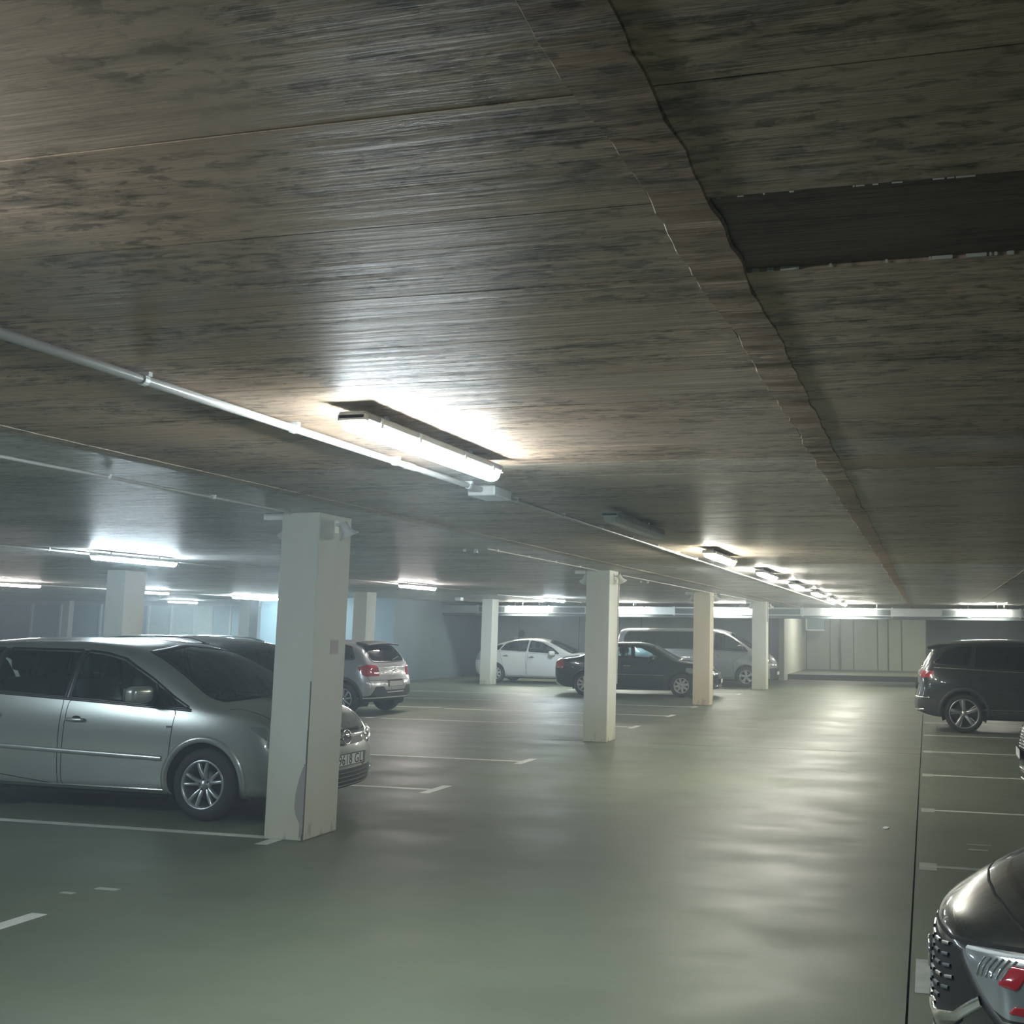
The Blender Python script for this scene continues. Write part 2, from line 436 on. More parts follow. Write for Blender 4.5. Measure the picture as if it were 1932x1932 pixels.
for x in (-17.9, -14.0, -9.9, -5.6, -1.6, 2.4): BM().box(x-.02, x+.02, 34.2, 34.24, 2.6, CEIL).build('hanger', M['galv'], du)

# hanging dark sign box in the far recess
sb = BM().box(-5.02, -4.25, 43.9, 44.05, 1.90, 2.48, .01, 1).build('hanging_sign_box', M['wall_dark'])
tag(sb, 'dark flat box with a light rim hanging from the ceiling in the far recess', 'sign')
for a in ((-5.04, -4.98, 43.88, 43.9, 1.88, 2.5), (-5.04, -4.23, 43.88, 43.9, 1.88, 1.93)): BM().box(*a).build('rim', M['frame_white'], sb)
for x in (-4.9, -4.4): BM().box(x, x+.04, 43.95, 44, 2.48, CEIL).build('hanger', M['galv'], sb)
rd = BM().cyl((-15.88, YB-.032, 1.6), (-15.88, YB-.002, 1.6), .14, 20).build('round_sign', simple('dull_red', (.16, .09, .09), .6), smooth=True)
tag(rd, 'small dark round sign on the back wall above the white hatchback', 'sign')

# linear lamps
LW, LH, LL = .10, .055, 1.50
def lamp_proto(mat, lit=True, top=.10):
    r = empty('linear_lamp')
    BM().box(-.066, .066, 0, LL, .026, .062, .006, 1).build('housing', M['lamp_body'], r)
    n = 9; prof = [(-.05*math.cos(PI*i/(n-1)), .024-.054*math.sin(PI*i/(n-1))**.7) for i in range(n)]
    m = len(prof); v = [(x, y, z) for y in (.008, LL-.008) for x, z in prof]
    f = [(i, i+1, m+i+1, m+i) for i in range(m-1)]+[tuple(range(m))[::-1], tuple(range(m, 2*m))]
    mesh_obj('diffuser', v, f, mat, r, smooth=False)
    for y0, y1 in ((0, .03), (LL-.03, LL)): BM().box(-.069, .069, y0, y1, .020, .05, .004, 2).build('end_cap', M['white_plastic'] if lit else M['lamp_off'], r)
    for y in (.14, .5, 1.0, 1.36):
        for s_ in (-1, 1): BM().box(s_*.068-.004, s_*.068+.004, y-.01, y+.01, .01, .055).build('clip', M['galv'], r)
    for y in (.3, 1.2): BM().cyl((0, y, .06), (0, y, top), .012, 8).build('standoff', M['galv'], r)
    if not lit: tube('unlit_tube', [(.012, .08, .0), (.012, LL-.08, .0)], .014, M['white_plastic'], r)
    return r
protos = {'cool': lamp_proto(M['lamp_cool']), 'warm': lamp_proto(M['lamp_warm']), 'off': lamp_proto(M['lamp_off'], False), 'blue': lamp_proto(M['lamp_blue']), 'near': lamp_proto(M['lamp_near']), 'dim': lamp_proto(M['lamp_dim']), 'duct': lamp_proto(M['lamp_cool'], True, .177)}
used = set()
def lamp(kind, x, y, label, group=None, z=CEIL-.10, rz=0.0):
    o = protos[kind] if kind not in used else copy_tree(protos[kind])
    used.add(kind); o.location = (x, y, z); o.rotation_euler = (0, 0, rz)
    for k in ('group',):
        if k in o: del o[k]
    tag(o, label, 'lamp', group)
    return o
GA = 'linear lamps over the driving lane'
lamp('near', -2.43, 3.92, 'largest lit linear lamp, nearest on the ceiling of the driving lane', GA)
lamp('dim', -2.43, .17, 'lit linear lamp just beyond the upper left edge of the view', GA)
lamp('off', -2.43, 7.67, 'unlit linear lamp with a grey cover, next after the largest lit one', GA)
names = ['first lit lamp beyond the unlit one in the lane row', 'second lit lamp beyond the unlit one in the lane row', 'third lit lamp beyond the unlit one in the lane row',
         'fourth lit lamp beyond the unlit one in the lane row', 'fifth lit lamp beyond the unlit one in the lane row', 'last small lit lamp of the lane row, before the duct']
for i, n in enumerate(names): lamp('warm' if i in (2,) else 'cool', -2.43, 11.42+3.75*i, n, GA)
for x, y in ((-3.4, 40.2), (.9, 40.6)): lamp('cool', x, y, ('left' if x < 0 else 'right')+' lit lamp over the raised floor of the far recess, behind the duct', 'lamps of the far recess')
GB = 'linear lamps above the left parking rows'
lamp('blue', -10.7, 3.1, 'lit lamp over the left bays, out past the left edge of the view', GB)
lamp('blue', -10.7, 11.3, 'long lit lamp over the people carrier roof, left of the nearest pillar', GB)
lamp('warm', -10.7, 19.45, 'lit warm lamp right of the nearest pillar, above the silver hatchback', GB)
lamp('blue', -10.8, 28.1, 'small lit lamp above the white hatchback', GB)
GC = 'linear lamps in the far left part'
lamp('blue', -20.8, 10.6, 'lit lamp far left, out past the left edge of the view', GC)
lamp('warm', -20.7, 18.8, 'lit lamp cut by the left edge of the photo, with a pinkish glow above', GC)
lamp('blue', -20.75, 23.15, 'short bright lamp just right of the hazy wide pillar', GC)
lamp('blue', -20.85, 27.6, 'lit lamp ending at the left face of the nearest pillar', GC)
lamp('blue', -27.7, 33.0, 'lit lamp low in front of the pale framed panels at far left', GC)
lamp('blue', -19.9, 29.0, 'tiny lit lamp seen almost end on, right beside the nearest pillar', GC, rz=1.2)
GD = 'lamps in front of the air duct'
for x, n in ((-14.42, 'lit lamp on the duct above the white hatchback'), (-10.9, 'lit lamp on the duct just right of the second pillar'),
             (-7.28, 'lit lamp on the duct between the cream pillar and the far pillar'), (-3.16, 'lit lamp on the duct above the end of the driving lane'),
             (.97, 'lit lamp on the duct above the dark grey car at right')):
    lamp('duct', x, 33.80, n, GD, z=2.55, rz=-PI/2)

# conduits
def conduit(name, x, y0, y1, r, z, label, step=1.02, off=.3):
    o = tube(name, [(x, y0, z), (x, y1, z)], r, M['pipe'])
    o2 = empty('conduit'); o.parent = o2; o.name = 'pipe'; tag(o2, label, 'conduit')
    y = y0+off
    while y < min(y1, 16):
        BM().cyl((x, y-.012, z), (x, y+.012, z), r*1.25, 12).build('pipe_clip', M['white_plastic'], o2)
        BM().box(x-r*1.7, x+r*1.7, y-.01, y+.01, z+r*.6, CEIL-.0015).build('clip_foot', M['white_plastic'], o2); y += step
    y = y0+1.6
    while y < min(y1, 16): BM().cyl((x, y-.05, z), (x, y+.05, z), r*1.18, 12).build('coupling', M['pipe'], o2, True); y += 3.0
    return o2
conduit('pipe', -2.95, .8, 6.39, .019, CEIL-.030, 'thick pale conduit running beside the largest lit lamp', .97, .55)
c2 = conduit('pipe', -2.95, 6.71, 33.5, .014, CEIL-.026, 'thinner conduit of the lane lamps, beyond the junction box')
jb = BM().box(-3.05, -2.85, 6.4, 6.7, CEIL-.07, CEIL, .01).build('junction_box', M['white_plastic']); tag(jb, 'white junction box on the ceiling where the thick conduit ends', 'junction box')
conduit('pipe', -5.2, 2.2, 7.55, .011, CEIL-.02, 'thin conduit on the ceiling leading to the nearest pillar')
conduit('pipe', -5.1, 11.3, 15.62, .008, CEIL-.02, 'thin conduit between the nearest pillar and the second one')
conduit('pipe', -4.95, 16.4, 24.3, .010, CEIL-.05, 'thin conduit between the second pillar and the cream pillar', 2.5)
conduit('pipe', -5.0, 25.0, 31.8, .009, CEIL-.03, 'thin conduit between the cream pillar and the far pillar', 2.5)
for x, y0, y1, t_ in ((-10.9, 8.6, 14.6, 'conduit beside the long lamp over the left bays'), (-10.9, 17.2, 23, 'conduit beside the warm lamp over the left bays'), (-10.95, 26, 33, 'conduit beside the small lamp above the white hatchback'), (-21.3, 17, 28.6, 'conduit of the lamps in the far left part')):
    conduit('pipe', x-.12 if x < -12 or y0 < 20 else x-.45, y0, y1, .014, CEIL-.03, t_, 2.0)
# boxes and bell shaped fittings at the pillar heads
def bell(x, y, z, side, label):
    o = empty('bell_fitting', (x, y, z)); tag(o, label, 'ceiling fitting', 'bell fittings at the pillar heads')
    BM().box(min(0, -side*.10), max(0, -side*.10), -.02, .02, .03, .055).box(-side*.10-.01, -side*.10+.01, -.03, .03, -.03, .08).build('bracket', M['white_plastic'], o)
    v, f = lathe([(.0, -.07), (.035, -.065), (.04, 0), (.055, .03), (.085, .06), (.088, .066), (.07, .06), (.0, .03)], 18)
    h = mesh_obj('horn', v, f, M['white_plastic'], o, True); h.rotation_euler = (math.radians(90), 0, 0); h.rotation_euler = (math.radians(-60), 0, side*math.radians(-50))
    return o
for (px, py, w_, d_), nm in (((-5.015, 7.69, .365, .5), 'nearest pillar'), ((-4.955, 15.73, .4, .47), 'second pillar'), ((-5.13, 24.45, .42, .42), 'cream pillar'), ((-4.9, 31.9, .45, .45), 'far pillar')):
    bell(px+.10, py+.25, CEIL-.13, 1, 'white bell shaped fitting at the right of the %s head' % nm)
    bell(px-w_-.10, py+.25, CEIL-.13, -1, 'white bell shaped fitting at the left of the %s head' % nm)
    j = BM().box(px-w_-.22, px-w_-.02, py+.05, py+.16, CEIL-.06, CEIL, .008).build('junction_box', M['white_plastic']); tag(j, 'small junction box on the ceiling left of the %s' % nm, 'junction box')
pc = tube('corner_conduit', [(-4.92, 16.1, .9), (-4.92, 16.1, 2.3), (-4.9, 16.1, CEIL-.03)], .010, M['pipe']); tag(pc, 'thin vertical conduit on the second pillar', 'conduit')
pc = tube('corner_conduit', [(-4.87, 32.0, 2.1), (-4.87, 32.0, CEIL)], .02, M['pipe']); tag(pc, 'short vertical conduit at the top of the far pillar', 'conduit')
for x, y, t_ in ((-5.43, 11.5, 'pair of small white sensors on the ceiling past the nearest pillar'), (-5.36, 19.2, 'pair of small white sensors on the ceiling past the second pillar')):
    b = BM().cyl((x-.06, y, CEIL-.035), (x-.06, y, CEIL), .018, 10).cyl((x+.07, y+.05, CEIL-.05), (x+.07, y+.05, CEIL), .028, 12, .02)
    tag(b.build('ceiling_sensor', M['frame_white'], smooth=True), t_, 'sensor')
o = BM().box(-14.25, -14.05, 29.3, 29.5, CEIL-.10, CEIL, .015).build('ceiling_box', M['frame_white']); tag(o, 'small white box under the ceiling near the white hatchback pillar', 'junction box')
# small flat white scrap on the floor
vs = [(-.39+.03*math.cos(a)*(1+.2*math.sin(3*a)), 9.74+.055*math.sin(a), .003+.004*(i % 2)) for i, a in enumerate([k*PI/5 for k in range(10)])]
o = mesh_obj('paper_scrap', vs+[(v[0], v[1], 0.0) for v in vs], [tuple(range(10))]+[(i, (i+1) % 10, (i+1) % 10+10, i+10) for i in range(10)], M['white_plastic'])
tag(o, 'small white scrap lying on the floor of the driving lane', 'litter')

# ------------------------------------------------------------------ cars
def pchip(keys):
    ks = sorted(keys); X = np.array([k[0] for k in ks], float); Yv = np.array([k[1] for k in ks], float)
    h = np.diff(X); d = np.diff(Yv)/h; m = np.zeros(len(X))
    for i in range(1, len(X)-1):
        if d[i-1]*d[i] > 0:
            w1, w2 = 2*h[i]+h[i-1], h[i]+2*h[i-1]; m[i] = (w1+w2)/(w1/d[i-1]+w2/d[i])
    m[0], m[-1] = d[0], d[-1]
    def f(x):
        x = min(max(x, X[0]), X[-1]); i = min(int(np.searchsorted(X, x, 'right'))-1, len(h)-1)
        t = (x-X[i])/h[i]
        return ((1+2*t)*(1-t)**2*Yv[i]+t*(1-t)**2*h[i]*m[i]+t*t*(3-2*t)*Yv[i+1]+t*t*(t-1)*h[i]*m[i+1])
    return f
def lerp(a, b, t): return a+(b-a)*t
def sstep(t): t = min(max(t, 0), 1); return t*t*(3-2*t)

def body_mesh(S, level=2):
    L, W = S['L'], S['W']/2
    T, B, bot = pchip(S['T']), pchip(S['B']), pchip(S['bot'])
    plan = pchip(S.get('plan', [(0, .80), (.05, .875), (.15, .93), (.4, .975), (.9, 1), (L-1.1, 1), (L-.5, .965), (L-.2, .905), (L-.06, .82), (L, .76)]))
    fl_, rl = pchip(S['flean']), pchip(S['rlean'])
    xs = sorted(set([0, .035, .10, .2, .32]+[round(v, 3) for v in np.linspace(.45, L-.45, S.get('n', 30))]+[L-.32, L-.2, L-.10, L-.035, L]))
    tc = [1, .72, .36, 0, -.36, -.72, -1]
    cf, cr = S.get('cf', .16), S.get('cr', .10)
    tum = S.get('tumble', .40)
    NR = 8
    def ring(x):
        zb, zT = bot(x), T(x); zB = min(B(x), zT-.05); w = W*plan(x)
        g = sstep((zT-zB-.06)/.30)
        zE = lerp(zB+.5*(zT-zB), zT-S.get('crown', .06), g)
        rows = [(zb, .88), (zb+.05, .955), (lerp(zb, zB, .30), S.get('sill', .985)), (lerp(zb, zB, .52), .995), (lerp(zb, zB, .78), .995), (zB, .955)]
        rows = [(z, w*k) for z, k in rows]
        wB = w*.955
        z6 = lerp(zB, zE, .5)
        rows.append((z6, lerp(w*.93, wB-(z6-zB)*tum*.85-.01, g)))
        rows.append((zE, lerp(w*.86, wB-(zE-zB)*tum-.03, g)))
        return rows, zT, zE
    verts, idx = [], {}
    def lean(x, y, z, w):
        o = 0
        if x > L-.9: k = ((x-(L-.9))/.9)**2; o += k*(fl_(z)-cf*(abs(y)/W)**2.2)
        if x < .8: k = ((.8-x)/.8)**2; o -= k*(rl(z)-cr*(abs(y)/W)**2.2)
        return x+o-L/2
    for i, x in enumerate(xs):
        rows, zT, zE = ring(x)
        loop = []
        for t in tc: loop.append((t*rows[0][1], rows[0][0]))                # bottom left -> right
        for r in range(1, NR-1): loop.append((-rows[r][1], rows[r][0]))
        for t in tc[::-1]: loop.append((t*rows[-1][1], lerp(zT, zE, abs(t)**2.3)))
        for r in range(NR-2, 0, -1): loop.append((rows[r][1], rows[r][0]))
        idx[i] = []
        for (y, z) in loop:
            idx[i].append(len(verts)); verts.append((lean(x, y, z, 0), y, z))
    nl = len(idx[0]); faces = []
    for i in range(len(xs)-1):
        for k in range(nl):
            k2 = (k+1) % nl; faces.append((idx[i][k], idx[i+1][k], idx[i+1][k2], idx[i][k2]))
    # end caps as grids
    for i, flip in ((0, False), (len(xs)-1, True)):
        x = xs[i]; rows, zT, zE = ring(x); lp = idx[i]
        grid = [[None]*7 for _ in range(NR)]
        grid[0] = lp[0:7]
        for r in range(1, NR-1):
            grid[r][6] = lp[6+r]; grid[r][0] = lp[7+(NR-2)+7+(NR-2-r)]
            for c in range(1, 6):
                z, wr = rows[r]; y = tc[c]*wr
                grid[r][c] = len(verts); verts.append((lean(x, y, z, 0), y, z))
        top = lp[7+NR-2:7+NR-2+7]; grid[NR-1] = top[::-1]
        for r in range(NR-1):
            for c in range(6):
                q = (grid[r][c], grid[r][c+1], grid[r+1][c+1], grid[r+1][c]); faces.append(q if flip else q[::-1])
    me = bpy.data.meshes.new('tmp'); me.from_pydata(verts, [], faces); me.update()
    bm = bmesh.new(); bm.from_mesh(me); bmesh.ops.recalc_face_normals(bm, faces=bm.faces); bm.to_mesh(me); bm.free()
    ob = bpy.data.objects.new('tmp', me); COL.objects.link(ob)
    md = ob.modifiers.new('s', 'SUBSURF'); md.levels = level; md.subdivision_type = 'CATMULL_CLARK'
    dg = bpy.context.evaluated_depsgraph_get(); dg.update(); ev = ob.evaluated_get(dg).to_mesh()
    V = np.array([v.co[:] for v in ev.vertices]); N = np.array([v.normal[:] for v in ev.vertices])
    F = np.array([p.vertices[:] for p in ev.polygons])
    ob.evaluated_get(dg).to_mesh_clear(); bpy.data.objects.remove(ob); bpy.data.meshes.remove(me)
    return V, N, F

FR = {'R': ((0, -1, 0), (1, 0, 0), (0, 0, 1)), 'L': ((0, 1, 0), (1, 0, 0), (0, 0, 1)),
      'F': ((1, 0, 0), (0, 1, 0), (0, 0, 1)), 'B': ((-1, 0, 0), (0, 1, 0), (0, 0, 1)), 'T': ((0, 0, 1), (1, 0, 0), (0, 1, 0))}
def inside(P, poly):
    x, y = P[:, 0], P[:, 1]; c = np.zeros(len(P), bool); n = len(poly)
    for i in range(n):
        x1, y1 = poly[i]; x2, y2 = poly[(i+1) % n]
        if y1 == y2: continue
        t = ((y1 > y) != (y2 > y)) & (x < (x2-x1)*(y-y1)/(y2-y1)+x1); c ^= t
    return c
def nearest(p, poly):
    best = None
    for i in range(len(poly)):
        a = np.array(poly[i]); b = np.array(poly[(i+1) % len(poly)]); ab = b-a
        t = min(1, max(0, float(np.dot(p-a, ab)/max(1e-12, np.dot(ab, ab))))); q = a+ab*t
        d = float(np.hypot(*(p-q)))
        if best is None or d < best[0]: best = (d, q)
    return best
def rounded(poly, r=.04, n=4):
    out = []
    m = len(poly)
    for i in range(m):
        p0, p, p1 = (np.array(poly[(i+k) % m], float) for k in (-1, 0, 1))
        a = p0-p; b = p1-p; la, lb = np.hypot(*a), np.hypot(*b); rr = min(r, la*.45, lb*.45)
        A = p+a/la*rr; C = p+b/lb*rr
        for k in range(n+1):
            t = k/n; out.append(tuple((1-t)**2*A+2*t*(1-t)*p+t*t*C))
    return out
def circ(cx, cz, r, n=48): return [(cx+r*math.cos(2*PI*k/n), cz+r*math.sin(2*PI*k/n)) for k in range(n)]

class Body:
    def __init__(s, S, level=2):
        s.S = S; s.V, s.N, s.F = body_mesh(S, level)
        s.V0 = s.V.copy()
        s.bvh = BVHTree.FromPolygons([tuple(v) for v in s.V], [tuple(f) for f in s.F])
        s.reg = np.full(len(s.F), -1); s.names = []
        a = s.V[s.F[:, 0]]; b = s.V[s.F[:, 1]]; c = s.V[s.F[:, 2]]; d = s.V[s.F[:, 3]]
        n = np.cross(c-a, d-b); s.fn = n/np.maximum(1e-12, np.linalg.norm(n, axis=1, keepdims=True))
        s.tol = .05 if level == 2 else .03
    def ray(s, fr, uv, far=6.0):
        d, u, v = (Vector(k) for k in FR[fr])
        o = u*uv[0]+v*uv[1]+d*far
        h = s.bvh.ray_cast(o, -d, far*2)
        return (None, None) if h[0] is None else (h[0], h[1])
    def cut(s, name, fr, poly, thr=.12, xr=None, yr=None, zr=None):
        """faces seen along FR[fr] inside the outline become the region NAME; the border is pulled onto the outline"""
        k = len(s.names); s.names.append(name)
        d, u, v = (np.array(q, float) for q in FR[fr])
        C = s.V[s.F].mean(1); m = inside(np.stack([C@u, C@v], 1), poly) & (s.fn@d > thr) & (s.reg == -1)
        for r, ax in ((xr, 0), (yr, 1), (zr, 2)):
            if r: m &= (C[:, ax] > r[0]) & (C[:, ax] < r[1])
        s.reg[m] = k
        vin = np.zeros(len(s.V), bool); vin[s.F[m].ravel()] = True
        vout = np.zeros(len(s.V), bool); vout[s.F[(~m) & (s.fn@d > .02)].ravel()] = True
        for i in np.where(vin & vout)[0]:
            p = s.V[i]; q = nearest(np.array([p@u, p@v]), poly)
            if q[0] > s.tol: continue
            base = p@d
            o = Vector(u*q[1][0]+v*q[1][1]+d*(base+.12)); h = s.bvh.ray_cast(o, Vector(-d), .3)
            if h[0] is not None: s.V[i] = h[0][:]
        return k
    def emit(s, k, name, mat, parent):
        F = s.F[s.reg == k]
        if not len(F): return None
        ids, inv = np.unique(F.ravel(), return_inverse=True)
        return mesh_obj(name, s.V[ids], inv.reshape(F.shape), mat, parent, True, s.N[ids])
    def strip(s, name, fr, pts, width, mat, parent, off=.003, closed=False, step=.03, inner=None):
        """ribbon draped on the skin along a polyline given in the plane of view FR"""
        P = [np.array(p, float) for p in pts]; 
        if closed: P.append(P[0])
        out = [P[0]]
        for a, b in zip(P[:-1], P[1:]):
            n = max(1, int(np.hypot(*(b-a))/step)); out += [a+(b-a)*(j+1)/n for j in range(n)]
        if closed: out = out[:-1]
        n = len(out); vs = []; ok = []
        d = Vector(FR[fr][0])
        for i, p in enumerate(out):
            t = (out[(i+1) % n]-out[i-1]) if closed else out[min(i+1, n-1)]-out[max(i-1, 0)]
            t = t/max(1e-9, np.hypot(*t)); q = np.array([-t[1], t[0]])
            h, hn = s.ray(fr, p)
            good = h is not None
            row = []
            for k, o_ in ((-.5, -.004), (-.38, off), (.38, off), (.5, -.004)):
                pp = p+q*width*k; h2, n2 = s.ray(fr, pp)
                if h2 is None or (good and (h2-h).length > .15):
                    if not good: row = None; break
                    h2 = h+Vector(FR[fr][1])*float(q[0]*width*k)+Vector(FR[fr][2])*float(q[1]*width*k); n2 = hn
                row.append(h2+n2*o_)
            ok.append(row is not None); vs.append(row)
        V, F, last = [], [], None
        first = None
        for row in vs:
            if row is None: last = None; continue
            b = len(V); V += [tuple(r) for r in row]
            if first is None: first = b
            if last is not None:
                for j in range(3): F.append((last+j, last+j+1, b+j+1, b+j))
            last = b
        if closed and last is not None and all(ok):
            for j in range(3): F.append((last+j, last+j+1, first+j+1, first+j))
        return mesh_obj(name, V, F, mat, parent, True) if F else None
    def patch(s, name, fr, poly, mat, parent, off=.004, n=6):
        """small filled outline laid on the skin"""
        c = np.mean(np.array(poly), 0); rings = []; V = []; F = []
        m = len(poly)
        for k in range(n, 0, -1):
            t = k/n; ring = []
            for p in poly:
                pp = c+(np.array(p)-c)*t; h, hn = s.ray(fr, pp)
                if h is None: h, hn = s.ray(fr, c+(np.array(p)-c)*t*.9)
                if h is None: return None
                ring.append(len(V)); V.append(tuple(h+hn*(off if k < n else -.003)))
            if k == n:
                ring2 = []
                for p in poly:
                    pp = c+(np.array(p)-c)*.985; h, hn = s.ray(fr, pp)
                    ring2.append(len(V)); V.append(tuple((h+hn*off) if h is not None else V[ring[len(ring2)]]))
                rings += [ring, ring2]
            else: rings.append(ring)
        for a, b in zip(rings[:-1], rings[1:]):
            for j in range(m): F.append((a[j], a[(j+1) % m], b[(j+1) % m], b[j]))
        F.append(tuple(rings[-1]))
        me = mesh_obj(name, V, F, mat, parent, True); return me

M['rubber'] = simple('tyre_rubber', (.022, .022, .022), .75)
M['alloy'] = simple('alloy_silver', (.50, .52, .53), .3, .85)
M['alloy_dark'] = simple('alloy_dark', (.03, .03, .032), .4, .5)
M['cover_silver'] = simple('wheel_cover_silver', (.50, .52, .52), .4, .4)
M['brake'] = simple('brake_disc', (.05, .05, .05), .5, .6)
M['black'] = simple('black_plastic', (.02, .021, .022), .5)
M['cladding'] = simple('grey_cladding', (.045, .047, .05), .6)
M['liner'] = simple('wheel_well', (.010, .010, .010), .95)
M['seal'] = simple('window_seal', (.012, .013, .014), .35)
M['gap'] = simple('panel_gap', (.008, .008, .008), .9)
M['chrome'] = simple('chrome', (.85, .87, .87), .08, 1.0)
M['glass'] = m_glass('car_glass', (.58, .70, .70))
M['glass_dark'] = m_glass('privacy_glass', (.05, .065, .07))
M['seat'] = simple('seat_cloth', (.09, .10, .105), .85)
M['dash'] = simple('dashboard', (.035, .037, .04), .7)
M['lens'] = NT('lamp_lens').set((.30, .33, .34), .08, .4, **{'Coat Weight': 1.0})
M['lens_dark'] = NT('lamp_lens_dark').set((.06, .065, .07), .06, .2, **{'Coat Weight': 1.0})
M['red_lens'] = NT('red_lens').set((.42, .02, .035), .12, 0, **{'Coat Weight': 1.0})
M['plate'] = simple('plate_white', (.66, .68, .66), .4)
M['ink'] = simple('plate_ink', (.02, .02, .02), .6)
M['euro_blue'] = simple('plate_blue', (.02, .06, .35), .5)

def wheel(R, rr, wd, style, parent=None):
    """tyre with rim, spokes and hub as children; outer face towards -Y"""
    h = wd/2
    prof = [(rr-.005, -h+.02), (rr+.01, -h+.004), (rr+.35*(R-rr), -h-.004), (R-.025, -h+.012), (R-.008, -h+.03), (R, -h+.06), (R, h-.06), (R-.008, h-.03), (R-.03, h-.01), (rr, h)]
    v, f = lathe(prof, 56); w_ = mesh_obj('wheel', v, f, M['rubber'], parent, True)
    st = M['alloy'] if style != 'cover' else M['cover_silver']
    prof = [(rr+.004, -h+.006), (rr-.006, -h-.002), (rr-.018, -h+.008), (rr-.022, -h+.03), (rr-.035, 0), (rr-.035, h-.02)]
    v, f = lathe(prof, 56); mesh_obj('rim', v, f, st, w_, True)
    v, f = lathe([(0, .012), (rr*.72, .012), (rr*.72, .028), (0, .03)], 32); mesh_obj('brake_disc', v, f, M['brake'], w_, True)
    v, f = lathe([(0, .045), (rr-.03, .045), (rr-.03, .05)], 32); mesh_obj('back_plate', v, f, M['liner'], w_, False)
    def arm(a0, r0, a1, r1, w0, w1, y0, y1, th, name, mat):
        p0 = np.array([r0*math.cos(a0), r0*math.sin(a0)]); p1 = np.array([r1*math.cos(a1), r1*math.sin(a1)])
        t = (p1-p0)/np.hypot(*(p1-p0)); q = np.array([-t[1], t[0]]); V = []; F = []; n = 5
        for i in range(n+1):
            k = i/n; c = p0+(p1-p0)*k; ww = lerp(w0, w1, k); y = lerp(y0, y1, k)-.010*math.sin(PI*k)
            for s_, yy in ((-.5, y+th), (-.42, y+.004), (-.2, y), (.2, y), (.42, y+.004), (.5, y+th)):
                V.append((c[0]+q[0]*ww*s_, yy, c[1]+q[1]*ww*s_))
        for i in range(n):
            for j in range(5): F.append((i*6+j, i*6+j+1, i*6+j+7, i*6+j+6))
        return mesh_obj(name, V, F, mat, w_, True)
    yo = -h+.012
    if style == 'pairs':            # five pairs of slim spokes
        for k in range(5):
            a = PI/2+2*PI*k/5+.1
            for s_ in (-1, 1): arm(a+s_*.16, rr*.22, a+s_*.235, rr-.012, .034, .028, yo+.022, yo+.002, .03, 'spoke', st)
    elif style == 'five':           # five broad spokes, dark flank beside each
        for k in range(5):
            a = PI/2+2*PI*k/5+.05
            arm(a, rr*.12, a, rr-.012, .070, .078, yo+.018, yo+.002, .03, 'spoke', st)
            arm(a+.30, rr*.45, a+.27, rr-.012, .018, .03, yo+.03, yo+.006, .02, 'spoke', M['alloy'])
    elif style == 'ten':
        for k in range(9):
            a = PI/2+2*PI*k/9; arm(a, rr*.2, a, rr-.012, .042, .034, yo+.02, yo+.002, .03, 'spoke', st)
    elif style == 'cover':
        for k in range(8):
            a = PI/2+2*PI*k/8+.2; arm(a, rr*.2, a, rr-.012, .075, .058, yo+.006, yo+.004, .015, 'spoke', st)
    v, f = lathe([(0, yo+.006), (rr*.13, yo+.008), (rr*.17, yo+.016), (rr*.27, yo+.022), (rr*.28, yo+.05)], 28); mesh_obj('hub', v, f, st, w_, True)
    if style in ('pairs', 'ten', 'five'):
        for k in range(5):
            a = 2*PI*k/5+.5; BM().cyl((rr*.21*math.cos(a), yo+.012, rr*.21*math.sin(a)), (rr*.21*math.cos(a), yo+.03, rr*.21*math.sin(a)), .011, 6).build('wheel_bolt', M['brake'], w_)
    return w_

def seat(parent, x, y, z=.32, h=1.0):
    s_ = BM().box(x-.25, x+.27, y-.25, y+.25, z+.1, z+.27, .06, 3).build('seat', M['seat'], parent, True)
    b = BM().box(-.07, .07, -.24, .24, 0, .62, .055, 3).rot(Matrix.Translation((x-.25, y, z+.2)) @ Matrix.Rotation(-.28, 4, 'Y')); b.build('seat_back', M['seat'], s_, True)
    b = BM().box(-.05, .05, -.13, .13, 0, .17, .045, 3).rot(Matrix.Translation((x-.44, y, z+.86)) @ Matrix.Rotation(-.15, 4, 'Y')); b.build('headrest', M['seat'], s_, True)
    BM().cyl((x-.42, y-.05, z+.78), (x-.43, y-.05, z+.9), .007, 6).cyl((x-.42, y+.05, z+.78), (x-.43, y+.05, z+.9), .007, 6).build('headrest_post', M['chrome'], s_)

def plate(parent, x, z, txt='', face=1, y=0, tilt=0.0, rz=0.0):
    """number plate; face +1 looks along +x, -1 along -x"""
    p = BM().box(-.008, 0, -.26, .26, -.055, .055, .006, 1).build('number_plate', M['plate'], parent)
    if txt: BM().box(0.0, .0012, -.252, -.215, -.05, .05).build('blue_band', M['euro_blue'], p)
    b = BM()
    for a in ((-.262, -.252, -.057, .057), (.252, .262, -.057, .057), (-.262, .262, .05, .057), (-.262, .262, -.057, -.05)): b.box(-.009, .002, a[0], a[1], a[2], a[3])
    b.build('plate_frame', M['black'], p)
    if txt:
        cu = bpy.data.curves.new('lettering', 'FONT'); cu.body = txt; cu.size = .132; cu.align_x = 'CENTER'; cu.align_y = 'CENTER'; cu.extrude = .0008
        cu.space_character = 1.06
        t = bpy.data.objects.new('t', cu); me = bpy.data.meshes.new_from_object(t); bpy.data.objects.remove(t)
        me.materials.clear(); me.materials.append(M['ink']); me.name = 'lettering'
        o = link(bpy.data.objects.new('lettering', me), p); o.rotation_euler = (PI/2, 0, PI/2); o.location = (.0018, .022, -.004); o.scale = (.86, 1.0, 1)
        o['kind'] = 'stuff'
    p.location = (x, y, z); p.rotation_euler = (0, -tilt if face > 0 else tilt, (0 if face > 0 else PI)+rz)
    return p

